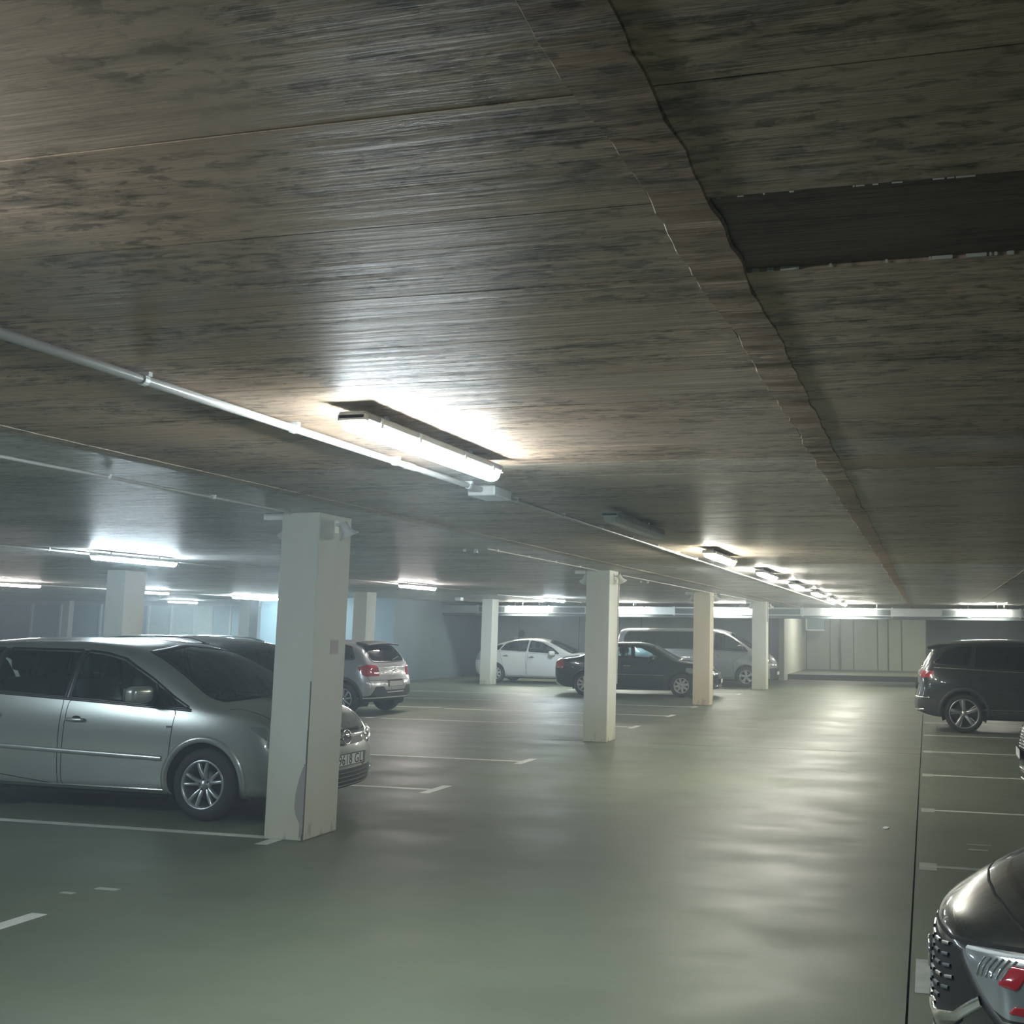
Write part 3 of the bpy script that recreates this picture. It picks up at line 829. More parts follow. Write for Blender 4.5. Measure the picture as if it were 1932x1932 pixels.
def mirror(parent, x, y, z, side, mat, k=1.0):
    b = BM().box(-.075, .075, -.12, .12, -.08, .075, .055, 4)
    b.rot(Matrix.Translation((x, y+side*.135, z)) @ Matrix.Rotation(side*.12, 4, 'Z') @ Matrix.Diagonal((1*k, 1*k, 1*k, 1)))
    m = b.build('door_mirror', mat, parent, True)
    BM().box(-.004, .004, -.095, .095, -.055, .055, .003, 1).rot(Matrix.Translation((x-.078*k, y+side*.137, z)) @ Matrix.Rotation(side*.12, 4, 'Z')).build('mirror_glass', M['chrome'], m)
    BM().box(-.05, .05, -.06, .06, -.025, .02, .015, 2).rot(Matrix.Translation((x+.01, y+side*.01, z-.07))).build('mirror_arm', M['black'], m, True)
    return m

def car(S, loc, heading, label, group=None, level=2):
    """S: measures with x counted from the rear bumper; the returned Empty has +x as the car's nose"""
    L, W = S['L'], S['W']; hx = L/2
    root = empty('car'); tag(root, label, 'car', group)
    B = Body(S, level); paint = S['paint']
    sh = lambda P: [(a-hx, b) for a, b in P]
    R, rr, Ra = S['R'], S['rr'], S.get('Ra', S['R']+.055)
    ax = [S['xr']-hx, S['xf']-hx]
    regs = []
    def cut(nm, fr, poly, mat, **kw): k = B.cut(nm, fr, poly, **kw); regs.append((k, nm, mat)); return k
    for fr in 'RL':
        for a in ax:
            k = B.cut('hole', fr, circ(a, R+.01, Ra), thr=-.5); 
        for a in ax: pass
    # openings reach round the bottom edge too
    C = B.V[B.F].mean(1)
    for a in ax:
        m = (np.hypot(C[:, 0]-a, C[:, 2]-R-.01) < Ra) & (abs(C[:, 1]) > W/2-.42); B.reg[m] = 0
        m = (abs(C[:, 0]-a) < Ra*.97) & (C[:, 2] < R) & (abs(C[:, 1]) > W/2-.42) & (C[:, 2] < R+.01); B.reg[m] = 0
    holes = set(range(len(B.names)))
    gl = M['glass']; gd = S.get('rear_glass', M['glass_dark'])
    for fr in 'RL':
        for q, (poly, kind) in enumerate(S['side_windows']):
            cut('window', fr, rounded(sh(poly), .035), gl if kind == 'f' else gd)
    if 'windshield' in S:
        P, xr = S['windshield']; full = P+[(-y, z) for y, z in P[::-1] if y > 0]
        cut('windshield', 'F', rounded(full, .06), M['glass'], xr=(xr[0]-hx, xr[1]-hx), thr=.1)
        S['_ws'] = full
    if 'rear_window' in S:
        P, xr = S['rear_window']; full = P+[(-y, z) for y, z in P[::-1] if y > 0]
        cut('rear_window', 'B', rounded(full, .06), gd, xr=(xr[0]-hx, xr[1]-hx), thr=.1)
    for nm, fr, poly, mat, kw in S.get('regions', []):
        poly = sh(poly) if fr in 'RLT' else poly
        if fr == 'RL':
            for f2 in 'RL': cut(nm, f2, sh(poly) if False else poly, mat, **kw)
        elif fr in ('F', 'B') and kw.get('mir'):
            kw2 = {k: v for k, v in kw.items() if k != 'mir'}
            cut(nm, fr, poly, mat, **kw2); cut(nm, fr, [(-y, z) for y, z in poly[::-1]], mat, **kw2)
        else: cut(nm, fr, poly, mat, **kw)
    for nm, poly, mat, kw in S.get('side_regions', []):
        for f2 in 'RL': cut(nm, f2, rounded(sh(poly), kw.get('r', .02)), mat, **{k: v for k, v in kw.items() if k != 'r'})
    doors = []
    for poly in S.get('doors', []):
        for f2 in 'RL': doors.append((cut('door', f2, rounded(sh(poly), .04), paint), f2, poly))
    body = B.emit(-1, 'body', paint, root)
    objs = {}
    for k, nm, mat in regs:
        o = B.emit(k, nm, mat, root)
        if o is not None: objs.setdefault(nm, []).append((k, o))
    dmap = {k: o for k, o in objs.get('door', [])}
    # seals, gaps, arches
    for fr in 'RL':
        for poly, kind in S['side_windows']: B.strip('window_seal', fr, rounded(sh(poly), .035), .034, M['seal'], root, .0025, True)
        for poly in S.get('doors', []): B.strip('door_gap', fr, rounded(sh(poly), .04), .009, M['gap'], root, .0012, True)
        for pts, wd, mat, nm, off in S.get('strips', []): B.strip(nm, fr, sh(pts), wd, mat, root, off)
        for a in ax:
            th = [(-22+i*4)*PI/180 for i in range(57)]
            pts = [(a+(Ra+S.get('lip', .018)/2)*math.cos(t), R+.01+(Ra+S.get('lip', .018)/2)*math.sin(t)) for t in th]
            B.strip('arch_lip', fr, pts, S.get('lip', .018)+.012, S.get('lipmat', paint), root, S.get('lipoff', .006))
    if 'windshield' in S:
        B.strip('windshield_seal', 'F', rounded(S['_ws'], .06), .03, M['seal'], root, .0025, True)
    if 'rear_window' in S:
        P, xr = S['rear_window']; B.strip('rear_seal', 'B', rounded(P+[(-y, z) for y, z in P[::-1] if y > 0], .06), .035, M['seal'], root, .0025, True)
    for fr, pts, wd, mat, nm, off in S.get('free_strips', []):
        B.strip(nm, fr, sh(pts) if fr in 'RLT' else pts, wd, mat, root, off)
    for fr, poly, mat, nm, off in S.get('patches', []):
        B.patch(nm, fr, sh(poly) if fr in 'RLT' else poly, mat, root, off)
    # wheel wells, underbody
    for a in ax:
        for s_ in (-1, 1):
            n = 28; v = []; f = []
            y0, y1 = s_*(W/2-.045), s_*(W/2-.42)
            for i in range(n+1):
                t = (-25+230*i/n)*PI/180
                for y in (y0, y1): v.append((a+(Ra+.004)*math.cos(t), y, R+.01+(Ra+.004)*math.sin(t)))
            for i in range(n): f.append((2*i, 2*i+1, 2*i+3, 2*i+2))
            c = len(v); v.append((a, y1, R)); f += [(2*i+1, 2*i+3, c) for i in range(n)]
            mesh_obj('wheel_well', v, f, M['liner'], root)
    zb = pchip(S['bot'])(L/2)
    BM().box(ax[0]+Ra*.9, ax[1]-Ra*.9, -W/2+.14, W/2-.14, zb-.02, zb+.1).build('underbody', M['liner'], root)
    BM().box(ax[0]-.3, ax[1]+.3, -W/2+.45, W/2-.45, zb+.02, zb+.14).build('underbody', M['liner'], root)
    # wheels
    w0 = wheel(R, rr, S.get('wd', .20), S['wheel'], root)
    first = True
    for a in ax:
        for s_ in (-1, 1):
            o = w0 if first else copy_tree(w0, root); first = False
            o.location = (a, s_*(W/2-S.get('wd', .20)/2-S.get('inset', .035)), R)
            o.rotation_euler = (0, (a*3.1) % 1.2 if False else 0, 0 if s_ < 0 else PI)
    # cabin
    if S.get('cabin', True):
        c0, c1 = S['cab'][0]-hx, S['cab'][1]-hx
        BM().box(c0, c1, -W/2+.12, W/2-.12, .30, .42).build('cabin_floor', M['dash'], root)
        BM().box(c1-.35, c1+.05, -W/2+.16, W/2-.16, .55, S['cab'][2], .06, 3).build('dashboard', M['dash'], root, True)
        for x in S['seats']:
            for y in (-.38, .38): seat(root, x-hx, y, S.get('seatz', .30))
        sw = tube('steering_wheel', [(.19*math.cos(t)*.35, .19*math.sin(t), .19*math.cos(t)*.93) for t in [k*PI/10 for k in range(20)]], .014, M['black'], root, 3, True)
        sw.location = (c1-.48, .38, S['cab'][2]-.06)
    # handles
    for (hxp, hz) in S.get('handles', []):
        for fr, s_ in (('R', -1), ('L', 1)):
            h, n_ = B.ray(fr, (hxp-hx, hz))
            if h is None: continue
            par = root
            for k, f2, poly in doors:
                if f2 == fr and k in dmap and inside(np.array([[hxp, hz]]), poly)[0]: par = dmap[k]
            b = BM().box(-.10, .10, -.018, .018, -.016, .016, .014, 3).rot(Matrix.Translation(h+Vector((0, s_*.022, 0))))
            b.build('handle', S.get('handle_mat', paint), par, True)
            B.patch('handle_recess', fr, [(hxp-hx+.055*math.cos(t), hz+.03*math.sin(t)+.005) for t in [k*PI/8 for k in range(16)]], M['gap'], par, .0015, 3)
    if 'mirror' in S:
        mx, mz = S['mirror']
        for fr, s_ in (('R', -1), ('L', 1)):
            h, _n = B.ray(fr, (mx-hx, mz-.06))
            mirror(root, mx-hx, h[1], mz, s_, S.get('mirror_mat', paint))
    for s_ in (-1, 1):
        if 'rails' in S:
            x0, x1, yy, mat = S['rails']; pts = []
            n = 14
            for i in range(n+1):
                x = lerp(x0, x1, i/n)-hx; h, _n = B.ray('T', (x, s_*yy)); e = min(i, n-i)/2.0
                pts.append((x, s_*yy, h[2]+.045*min(1, e)))
            tube('roof_rail', pts, .013, mat, root)
    if 'extra' in S: S['extra'](B, root, hx)
    root.location = (*loc, 0); root.rotation_euler = (0, 0, heading)
    return root, B

def lamp_bowl(B, root, fr, uv, r, name='lamp_bowl'):
    h, n_ = B.ray(fr, uv)
    if h is None: return
    d = Vector(FR[fr][0]); q = (n_*.5+d*.5).normalized().to_track_quat('Y', 'Z').to_matrix().to_4x4()
    v, f = lathe([(r, .004), (r*.93, .007), (r*.86, .004), (r*.45, .0035), (r*.40, .009), (0, .012)], 24)
    o = mesh_obj(name, v, f, M['chrome'], root, True); o.matrix_local = Matrix.Translation(h) @ q
    return o

# ---- silver people carrier (nearest, left) --------------------------------------------------
ZP = m_paint('silver_beige_paint', (.36, .385, .36), .55, .30)
def zaf_extra(B, root, hx):
    L = 4.47
    for s_ in (-1, 1):
        lamp_bowl(B, root, 'F', (s_*.62, .70), .075); lamp_bowl(B, root, 'F', (s_*.50, .68), .055)
        lamp_bowl(B, root, 'F', (s_*.66, .33), .05, 'fog_lamp')
    h, n_ = B.ray('F', (0, .49)); plate(root, h[0]+.022, .49, '9618 GLJ', 1, .03)
    h, n_ = B.ray('F', (0, .70))
    ring = tube('emblem', [(0, .068*math.cos(t), .068*math.sin(t)) for t in [k*PI/16 for k in range(32)]], .009, M['chrome'], root, 3, True)
    ring.location = (h[0]+.03, 0, .70); ring.rotation_euler = (0, -.15, 0)
    v = [(0, -.105, .0), (0, -.02, .022), (0, .02, .002), (0, .105, .0), (0, .02, -.022), (0, -.02, -.002)]
    z = mesh_obj('emblem_bolt', v+[(.008, a, b) for _, a, b in v], [tuple(range(6)), tuple(range(11, 5, -1))]+[(i, (i+1) % 6, (i+1) % 6+6, i+6) for i in range(6)], M['chrome'], ring)
    b = B.strip('grille_bar', 'F', [(-.44, .715), (.44, .715)], .055, M['chrome'], root, .012)
    for z_ in (.24, .28, .32, .36): B.strip('grille_slat', 'F', [(-.48, z_), (.48, z_)], .014, M['black'], root, .006)
    # wipers
    for y0, y1 in ((-.05, -.62), (.55, -.02)):
        pts = []
        for k in range(9):
            yy = lerp(y0, y1, k/8); h, n_ = B.ray('F', (yy, 1.045+.012*k*.6))
            if h is not None: pts.append(tuple(h+n_*.012))
        if len(pts) > 2: tube('wiper', pts, .007, M['black'], root)
    h, n_ = B.ray('R', (3.18-hx, .83))
    BM().box(-.03, .03, -.006, .006, -.01, .01, .005, 2).rot(Matrix.Translation(h)).build('indicator', M['lens'], root)
    # flat pale sheet lying on the dashboard
    ps = [(.42, -.30), (.52, -.12), (.50, .10), (.38, .26), (.22, .20), (.12, .02), (.2, -.2)]
    top = 1.005
    mesh_obj('pale_sheet', [(a+.52, b, top+.10*(a-.1)) for a, b in ps]+[(a+.52, b, top-.004+.10*(a-.1)) for a, b in ps], [tuple(range(7))]+[(i, (i+1) % 7, (i+1) % 7+7, i+7) for i in range(7)], M['white_plastic'], root)
ZAF = dict(L=4.47, W=1.80, paint=ZP, R=.325, rr=.218, xr=.845, xf=3.545, wheel='pairs', wd=.215, Ra=.372, lip=.05, lipoff=.012, n=34,
    T=[(0, .98), (.04, 1.12), (.12, 1.32), (.26, 1.50), (.5, 1.575), (1.1, 1.615), (1.9, 1.62), (2.35, 1.59), (2.75, 1.505), (3.1, 1.35), (3.42, 1.18), (3.62, 1.085), (3.75, 1.045), (4.05, .975), (4.28, .895), (4.42, .80), (4.47, .74)],
    B=[(0, .94), (.3, 1.09), (.8, 1.085), (1.6, 1.05), (2.6, 1.01), (3.3, .975), (3.7, .955), (4.1, .89), (4.35, .80), (4.47, .66)],
    bot=[(0, .30), (.3, .22), (4.1, .20), (4.47, .22)], flean=[(.15, -.06), (.3, 0), (.5, .0), (.65, -.03), (.9, -.12)], rlean=[(.2, -.03), (.5, 0), (.9, -.02), (1.2, -.06)],
    tumble=.34, cf=.26,
    side_windows=[([(2.035, 1.062), (3.36, .995), (3.17, 1.085), (2.86, 1.255), (2.49, 1.425), (2.25, 1.475), (2.035, 1.495)], 'f'),
                  ([(1.10, 1.105), (1.985, 1.064), (1.985, 1.497), (1.12, 1.505)], 'f'),
                  ([(.36, 1.14), (1.05, 1.108), (1.07, 1.505), (.55, 1.49)], 'r')],
    windshield=([(0, 1.09), (.71, 1.06), (.65, 1.28), (.56, 1.49), (0, 1.55)], (2.2, 3.75)),
    rear_window=([(0, 1.12), (.60, 1.12), (.52, 1.48), (0, 1.52)], (-.1, .6)),
    regions=[('headlight', 'F', [(.36, .66), (.40, .76), (.60, .83), (.92, .90), (.92, .72), (.70, .62), (.48, .60)], M['lens'], dict(mir=True, thr=.25, xr=(1.9, 2.4))),
             ('grille', 'F', rounded([(-.40, .625), (.40, .625), (.44, .77), (-.44, .77)], .04), M['black'], dict(thr=.2)),
             ('lower_grille', 'F', rounded([(-.52, .215), (.52, .215), (.60, .40), (-.60, .40)], .05), M['black'], dict(thr=.2)),
             ('tail_lamp', 'B', rounded([(.60, .85), (.95, .85), (.95, 1.2), (.68, 1.2)], .03), M['red_lens'], dict(mir=True, thr=.05, xr=(-2.4, -1.95)))],
    side_regions=[('headlight', [(3.96, .855), (4.2, .83), (4.5, .80), (4.5, .64), (4.3, .64), (4.14, .72)], M['lens'], dict(thr=.02, r=.03))],
    doors=[[(2.02, .26), (3.13, .26), (3.2, .6), (3.22, .98), (2.04, 1.04)], [(1.24, .34), (1.98, .26), (1.98, 1.05), (1.06, 1.08), (1.06, .72)]],
    strips=[([(2.01, 1.06), (2.01, 1.495)], .06, M['seal'], 'door_pillar', .0035), ([(1.075, 1.10), (1.095, 1.505)], .06, M['seal'], 'door_pillar', .0035), ([(3.06, 1.01), (2.93, 1.205)], .035, M['seal'], 'quarter_divider', .0035), ([(.35, 1.125), (1.1, 1.09), (2.0, 1.05), (3.38, .98)], .03, M['seal'], 'belt_trim', .004), ([(1.2, .60), (2.0, .575), (3.12, .545)], .05, ZP, 'side_moulding', .012), ([(1.25, .265), (3.14, .255)], .02, M['chrome'], 'sill_edge', .004)],
    free_strips=[('T', [(3.72, -.78), (3.78, -.70), (4.26, -.62), (4.36, -.40), (4.39, 0), (4.36, .40), (4.26, .62), (3.78, .70)], .009, M['gap'], 'bonnet_gap', .0012)],
    handles=[(2.16, .865), (1.2, .89)], mirror=(2.91, 1.12), cab=(.5, 3.25, .99), seats=(2.3, 1.45), seatz=.42, handle_mat=ZP, extra=zaf_extra)
car(ZAF, (-5.45-4.47/2, 9.03), 0, 'silver people carrier beside the nearest pillar, nose towards the driving lane', level=3)

def hot(p, w): return p
# ---- dark estate with roof rails behind the people carrier ------------------------------------
DK = m_paint('dark_slate_paint', (.035, .05, .058), .5, .25)
SUVB = dict(L=4.45, W=1.84, R=.345, rr=.235, xr=.87, xf=3.545, wheel='five', wd=.215, Ra=.405, lip=.055, lipoff=.010, lipmat=M['cladding'], n=32,
    T=[(0, 1.03), (.05, 1.12), (.18, 1.27), (.38, 1.46), (.52, 1.535), (1.0, 1.60), (1.6, 1.625), (2.2, 1.605), (2.6, 1.52), (3.0, 1.33), (3.3, 1.16), (3.5, 1.09), (4.0, 1.02), (4.3, .92), (4.42, .80), (4.45, .74)],
    B=[(0, .98), (.3, 1.10), (.8, 1.13), (1.5, 1.10), (2.5, 1.05), (3.2, 1.02), (3.6, 1.0), (4.1, .94), (4.35, .82), (4.45, .68)],
    bot=[(0, .36), (.35, .27), (4.0, .25), (4.45, .28)], flean=[(.15, -.08), (.35, 0), (.6, .0), (.9, -.06)], rlean=[(.2, -.05), (.45, .02), (.62, .03), (.72, -.04), (1.0, -.05), (1.3, -.1)],
    tumble=.42, cf=.2,
    side_windows=[([(2.05, 1.12), (3.04, 1.08), (2.9, 1.24), (2.6, 1.42), (2.3, 1.50), (2.02, 1.52)], 'f'),
                  ([(1.05, 1.16), (1.98, 1.125), (1.95, 1.525), (1.1, 1.53)], 'r'),
                  ([(.52, 1.20), (.98, 1.165), (1.02, 1.53), (.80, 1.50)], 'r')],
    windshield=([(0, 1.12), (.68, 1.10), (.55, 1.48), (0, 1.55)], (2.1, 3.6)),
    rear_window=([(0, 1.15), (.60, 1.15), (.50, 1.42), (0, 1.45)], (-.1, .55)),
    doors=[[(2.0, .33), (3.10, .33), (3.16, .6), (3.12, 1.04), (2.02, 1.09)], [(1.28, .5), (1.45, .33), (1.96, .33), (1.98, 1.10), (1.0, 1.13), (1.0, .85)]],
    handles=[(2.16, .93), (1.18, .97)], mirror=(2.92, 1.14), cab=(.5, 3.1, 1.0), seats=(2.2, 1.35), seatz=.40)
def dark_estate():
    S = dict(SUVB); S.update(paint=DK, handle_mat=DK, wheel='ten', rails=(.75, 2.5, .58, M['chrome']),
        regions=[('tail_lamp', 'B', rounded([(.52, .86), (.95, .88), (.95, 1.05), (.60, 1.06)], .03), M['red_lens'], dict(mir=True, thr=.05, xr=(-2.4, -1.9)))])
    def ex(B, root, hx):
        h, n_ = B.ray('B', (0, .86)); plate(root, h[0]-.02, .86, '', -1)
    S['extra'] = ex
    car(S, (-8.08-4.45/2, 11.85), PI, 'dark estate with chrome roof rails, half hidden behind the people carrier')
dark_estate()

# ---- dark grey sport utility at right ---------------------------------------------------------
GR = m_paint('dark_grey_paint', (.040, .050, .048), .55, .24)
def suv_right():
    S = dict(SUVB); S.update(paint=GR, handle_mat=GR, rear_glass=M['glass_dark'], rr=.262,
        T=[(0, 1.05), (.04, 1.14), (.13, 1.30), (.28, 1.49), (.45, 1.60), (.9, 1.665), (1.6, 1.69), (2.2, 1.66), (2.6, 1.56), (3.0, 1.36), (3.3, 1.18), (3.5, 1.10), (4.0, 1.02), (4.3, .92), (4.42, .80), (4.45, .74)],
        side_windows=[([(2.05, 1.12), (3.04, 1.08), (2.9, 1.26), (2.6, 1.45), (2.3, 1.54), (2.02, 1.565)], 'f'),
                  ([(1.05, 1.17), (1.98, 1.13), (1.98, 1.57), (1.1, 1.57)], 'r'), ([(.34, 1.24), (1.0, 1.175), (1.05, 1.565), (.78, 1.545), (.55, 1.46)], 'r')],
        rear_window=([(0, 1.17), (.62, 1.17), (.52, 1.46), (0, 1.50)], (-.1, .55)),
        regions=[('tail_lamp', 'B', rounded([(.44, .98), (.95, .98), (.95, 1.11), (.52, 1.10)], .02), M['red_lens'], dict(mir=True, thr=.05, xr=(-2.4, -1.9))),
                 ('tailgate_trim', 'B', rounded([(-.44, .97), (.44, .97), (.44, 1.10), (-.44, 1.10)], .02), M['black'], dict(thr=.05, xr=(-2.4, -1.9))),
                 ('bumper_cladding', 'B', [(-.95, .2), (.95, .2), (.95, .60), (-.95, .60)], M['cladding'], dict(thr=.02, xr=(-2.4, -1.85)))],
        side_regions=[('tail_lamp', [(-.1, .98), (.20, 1.0), (.15, 1.11), (-.1, 1.12)], M['red_lens'], dict(thr=.02)),
                      ('bumper_cladding', [(-.1, .2), (.5, .2), (.46, .52), (.2, .60), (-.1, .60)], M['cladding'], dict(thr=.02)),
                      ('sill_cladding', [(1.26, .2), (3.16, .2), (3.16, .40), (1.26, .40)], M['cladding'], dict(thr=.02))],
        strips=[([(.35, 1.165), (.9, 1.145), (1.5, 1.115), (2.4, 1.085), (3.1, 1.05)], .018, M['chrome'], 'belt_trim', .003),
                ([(1.2, .42), (3.2, .42)], .016, M['chrome'], 'sill_trim', .004)])
    def ex(B, root, hx):
        # spoiler, lamp bars, chrome bumper blade, exhaust trim, side gleam bar
        v = []; f = []; n = 10
        for i in range(n+1):
            y = lerp(-.58, .58, i/n); k = 1-(abs(y)/.58)**3*.3
            z0 = 1.60-.04*(abs(y)/.58)**2
            v += [(.75-hx, y, z0+.035), (.45-hx, y, z0+.022), (.22-hx+.05*(1-k), y, z0-.03), (.235-hx+.05*(1-k), y, z0-.065), (.34-hx, y, z0-.07), (.70-hx, y, z0-.02)]
        for i in range(n):
            for j in range(6): f.append((i*6+j, i*6+(j+1) % 6, i*6+6+(j+1) % 6, i*6+6+j))
        f += [tuple(range(6)), tuple(range(n*6+5, n*6-1, -1))]
        mesh_obj('spoiler', v, f, GR, root, False)
        for s_ in (-1, 1):
            for k in range(3):
                B.strip('lamp_bar', 'B', [(s_*(.60+.085*k), .985), (s_*(.64+.085*k), 1.10)], .022, M['lens'], root, .004)
        B.strip('bumper_trim', 'B', [(-.86, .62), (.86, .62)], .022, M['chrome'], root, .008)
        B.strip('bumper_trim', 'B', [(-.80, .40), (-.35, .38)], .03, M['chrome'], root, .01); B.strip('bumper_trim', 'B', [(.35, .38), (.80, .40)], .03, M['chrome'], root, .01)
        h, n_ = B.ray('B', (0, .80)); plate(root, h[0]-.02, .80, '', -1)
    S['extra'] = ex
    car(S, (-.24+4.45/2, 20.32), 0, 'dark grey sport utility car parked at right, tail towards the lane')
suv_right()

# ---- silver hatchback seen from behind ---------------------------------------------------------
CP = m_paint('pale_silver_paint', (.42, .44, .46), .55, .28)
def c3():
    S = dict(L=4.0, W=1.75, paint=CP, R=.32, rr=.215, xr=.66, xf=3.20, wheel='ten', wd=.205, Ra=.375, lip=.06, lipoff=.010, lipmat=M['cladding'], n=28,
        T=[(0, .98), (.04, 1.06), (.14, 1.20), (.34, 1.38), (.55, 1.46), (1.0, 1.50), (1.6, 1.51), (2.0, 1.47), (2.5, 1.30), (2.85, 1.10), (3.05, 1.02), (3.5, .96), (3.85, .84), (4.0, .70)],
        B=[(0, .93), (.3, 1.02), (.9, 1.03), (1.6, 1.0), (2.4, .97), (2.9, .94), (3.5, .86), (3.85, .76), (4.0, .62)],
        bot=[(0, .34), (.3, .24), (3.6, .22), (4.0, .25)], flean=[(.15, -.08), (.35, 0), (.6, 0), (.9, -.05)], rlean=[(.2, -.06), (.38, .04), (.62, .05), (.72, -.01), (1.0, -.04), (1.3, -.1)],
        tumble=.40, cf=.25, cr=.16,
        side_windows=[([(1.75, 1.06), (2.62, 1.03), (2.4, 1.2), (2.1, 1.36), (1.75, 1.41)], 'f'), ([(.85, 1.09), (1.68, 1.065), (1.68, 1.42), (.95, 1.42)], 'r'), ([(.45, 1.12), (.78, 1.10), (.85, 1.41), (.62, 1.36)], 'r')],
        windshield=([(0, 1.06), (.66, 1.04), (.54, 1.36), (0, 1.42)], (1.9, 3.1)),
        rear_window=([(0, 1.06), (.56, 1.07), (.60, 1.14), (.52, 1.36), (.4, 1.39), (0, 1.40)], (-.1, .6)),
        regions=[('tail_lamp', 'B', rounded([(.46, .78), (.80, .78), (.82, .97), (.72, 1.02), (.50, .99)], .05), M['red_lens'], dict(mir=True, thr=.05, xr=(-2.2, -1.55))),
                 ('bumper_cladding', 'B', [(-.95, .15), (.95, .15), (.95, .35), (.72, .40), (.62, .58), (.40, .58), (.34, .50), (-.34, .50), (-.40, .58), (-.62, .58), (-.72, .40), (-.95, .35)], M['cladding'], dict(thr=.02, xr=(-2.2, -1.5)))],
        side_regions=[('bumper_cladding', [(-.1, .15), (.30, .15), (.26, .30), (.12, .40), (-.1, .40)], M['cladding'], dict(thr=.02)), ('sill_cladding', [(1.0, .15), (2.85, .15), (2.85, .33), (1.0, .33)], M['cladding'], dict(thr=.02))],
        doors=[[(1.72, .30), (2.72, .30), (2.74, .96), (1.72, 1.03)], [(.95, .6), (1.15, .30), (1.68, .30), (1.68, 1.03), (.82, 1.06)]],
        handles=[(1.86, .90), (1.0, .93)], mirror=(2.5, 1.08), cab=(.5, 2.8, .95), seats=(1.95, 1.2), seatz=.34,
        free_strips=[('B', [(-.74, .70), (.74, .70)], .010, M['gap'], 'tailgate_gap', .0015), ('B', [(.70, .58), (.74, .72), (.76, .80)], .008, M['gap'], 'tailgate_gap', .0015), ('B', [(-.30, .455), (.30, .455)], .03, M['galv'], 'bumper_strip', .006), ('B', [(-.80, .345), (.80, .345)], .03, M['galv'], 'bumper_strip', .006)])
    def ex(B, root, hx):
        h, n_ = B.ray('B', (0, .64)); plate(root, h[0]-.012, .625, '', -1)
        B.strip('plate_recess', 'B', [(-.28, .69), (.28, .69)], .04, M['gap'], root, .003)
        h, n_ = B.ray('B', (0, .86))
        for z in (.86, .90):
            pts = [h+Vector((-.014, y, z-.86-abs(y)*.55+.03)) for y in (-.07, 0, .07)]; tube('emblem', pts, .007, M['chrome'], root)
        pts = []
        for k in range(7):
            y = lerp(-.02, -.36, k/6); h, n_ = B.ray('B', (y, 1.09+.01*k)); pts.append(tuple(h+n_*.015))
        tube('rear_wiper', pts, .008, M['black'], root)
        v = []; f = []
        for i in range(9):
            y = lerp(-.54, .54, i/8); z0 = 1.475-.03*(y/.54)**2
            v += [(.60-hx, y, z0+.01), (.36-hx, y, z0-.02), (.28-hx, y, z0-.045), (.30-hx, y, z0-.065), (.58-hx, y, z0-.04)]
        for i in range(8):
            for j in range(5): f.append((i*5+j, i*5+(j+1) % 5, i*5+5+(j+1) % 5, i*5+5+j))
        f += [tuple(range(5)), tuple(range(44, 39, -1))]
        mesh_obj('spoiler', v, f, M['black'], root, False)
    S['extra'] = ex
    car(S, (-10.72-2.0, 19.55), PI-.06, 'pale silver hatchback seen from behind, red tail lamp, right of the nearest pillar')
c3()

# ---- white hatchback by the back wall -----------------------------------------------------------
WP = m_paint('white_paint', (.60, .62, .60), .0, .3)
PRI = dict(L=4.46, W=1.745, paint=WP, R=.315, rr=.205, xr=.83, xf=3.53, wheel='cover', wd=.195, Ra=.36, n=30,
    T=[(0, .93), (.04, 1.02), (.25, 1.14), (.7, 1.29), (1.2, 1.42), (1.7, 1.485), (2.05, 1.49), (2.5, 1.42), (3.0, 1.24), (3.4, 1.07), (3.65, .99), (4.1, .90), (4.35, .78), (4.46, .62)],
    B=[(0, .88), (.5, 1.07), (1.2, 1.05), (2.0, 1.0), (3.0, .93), (3.6, .88), (4.1, .80), (4.35, .70), (4.46, .55)],
    bot=[(0, .28), (.3, .2), (4.1, .18), (4.46, .22)], flean=[(.15, -.05), (.3, 0), (.6, -.03), (.9, -.1)], rlean=[(.2, -.08), (.4, 0), (.7, .02), (.95, -.02), (1.2, -.05)], tumble=.40, cf=.25,
    side_windows=[([(1.98, 1.045), (3.05, .985), (2.8, 1.16), (2.4, 1.33), (2.0, 1.40)], 'f'), ([(1.0, 1.09), (1.9, 1.05), (1.92, 1.405), (1.5, 1.39), (1.15, 1.28)], 'f'), ([(.5, 1.11), (.94, 1.095), (1.05, 1.26), (.8, 1.2)], 'r')],
    windshield=([(0, 1.04), (.66, 1.0), (.54, 1.34), (0, 1.42)], (2.3, 3.7)),
    doors=[[(1.95, .25), (3.08, .25), (3.12, .94), (1.96, 1.0)], [(1.15, .45), (1.25, .25), (1.91, .25), (1.91, 1.02), (.95, 1.05)]],
    regions=[('tail_lamp', 'B', rounded([(.55, .74), (.95, .74), (.95, 1.0), (.62, 1.0)], .03), M['lens'], dict(mir=True, thr=.05, xr=(-2.4, -1.9)))],
    handles=[(2.1, .86), (1.2, .89)], mirror=(2.85, 1.0), cab=(.6, 3.1, .93), seats=(2.3, 1.4), seatz=.3, handle_mat=M['chrome'])
car(PRI, (-14.8+2.23, 32.75), 0, 'white hatchback by the back wall, behind the black saloon')

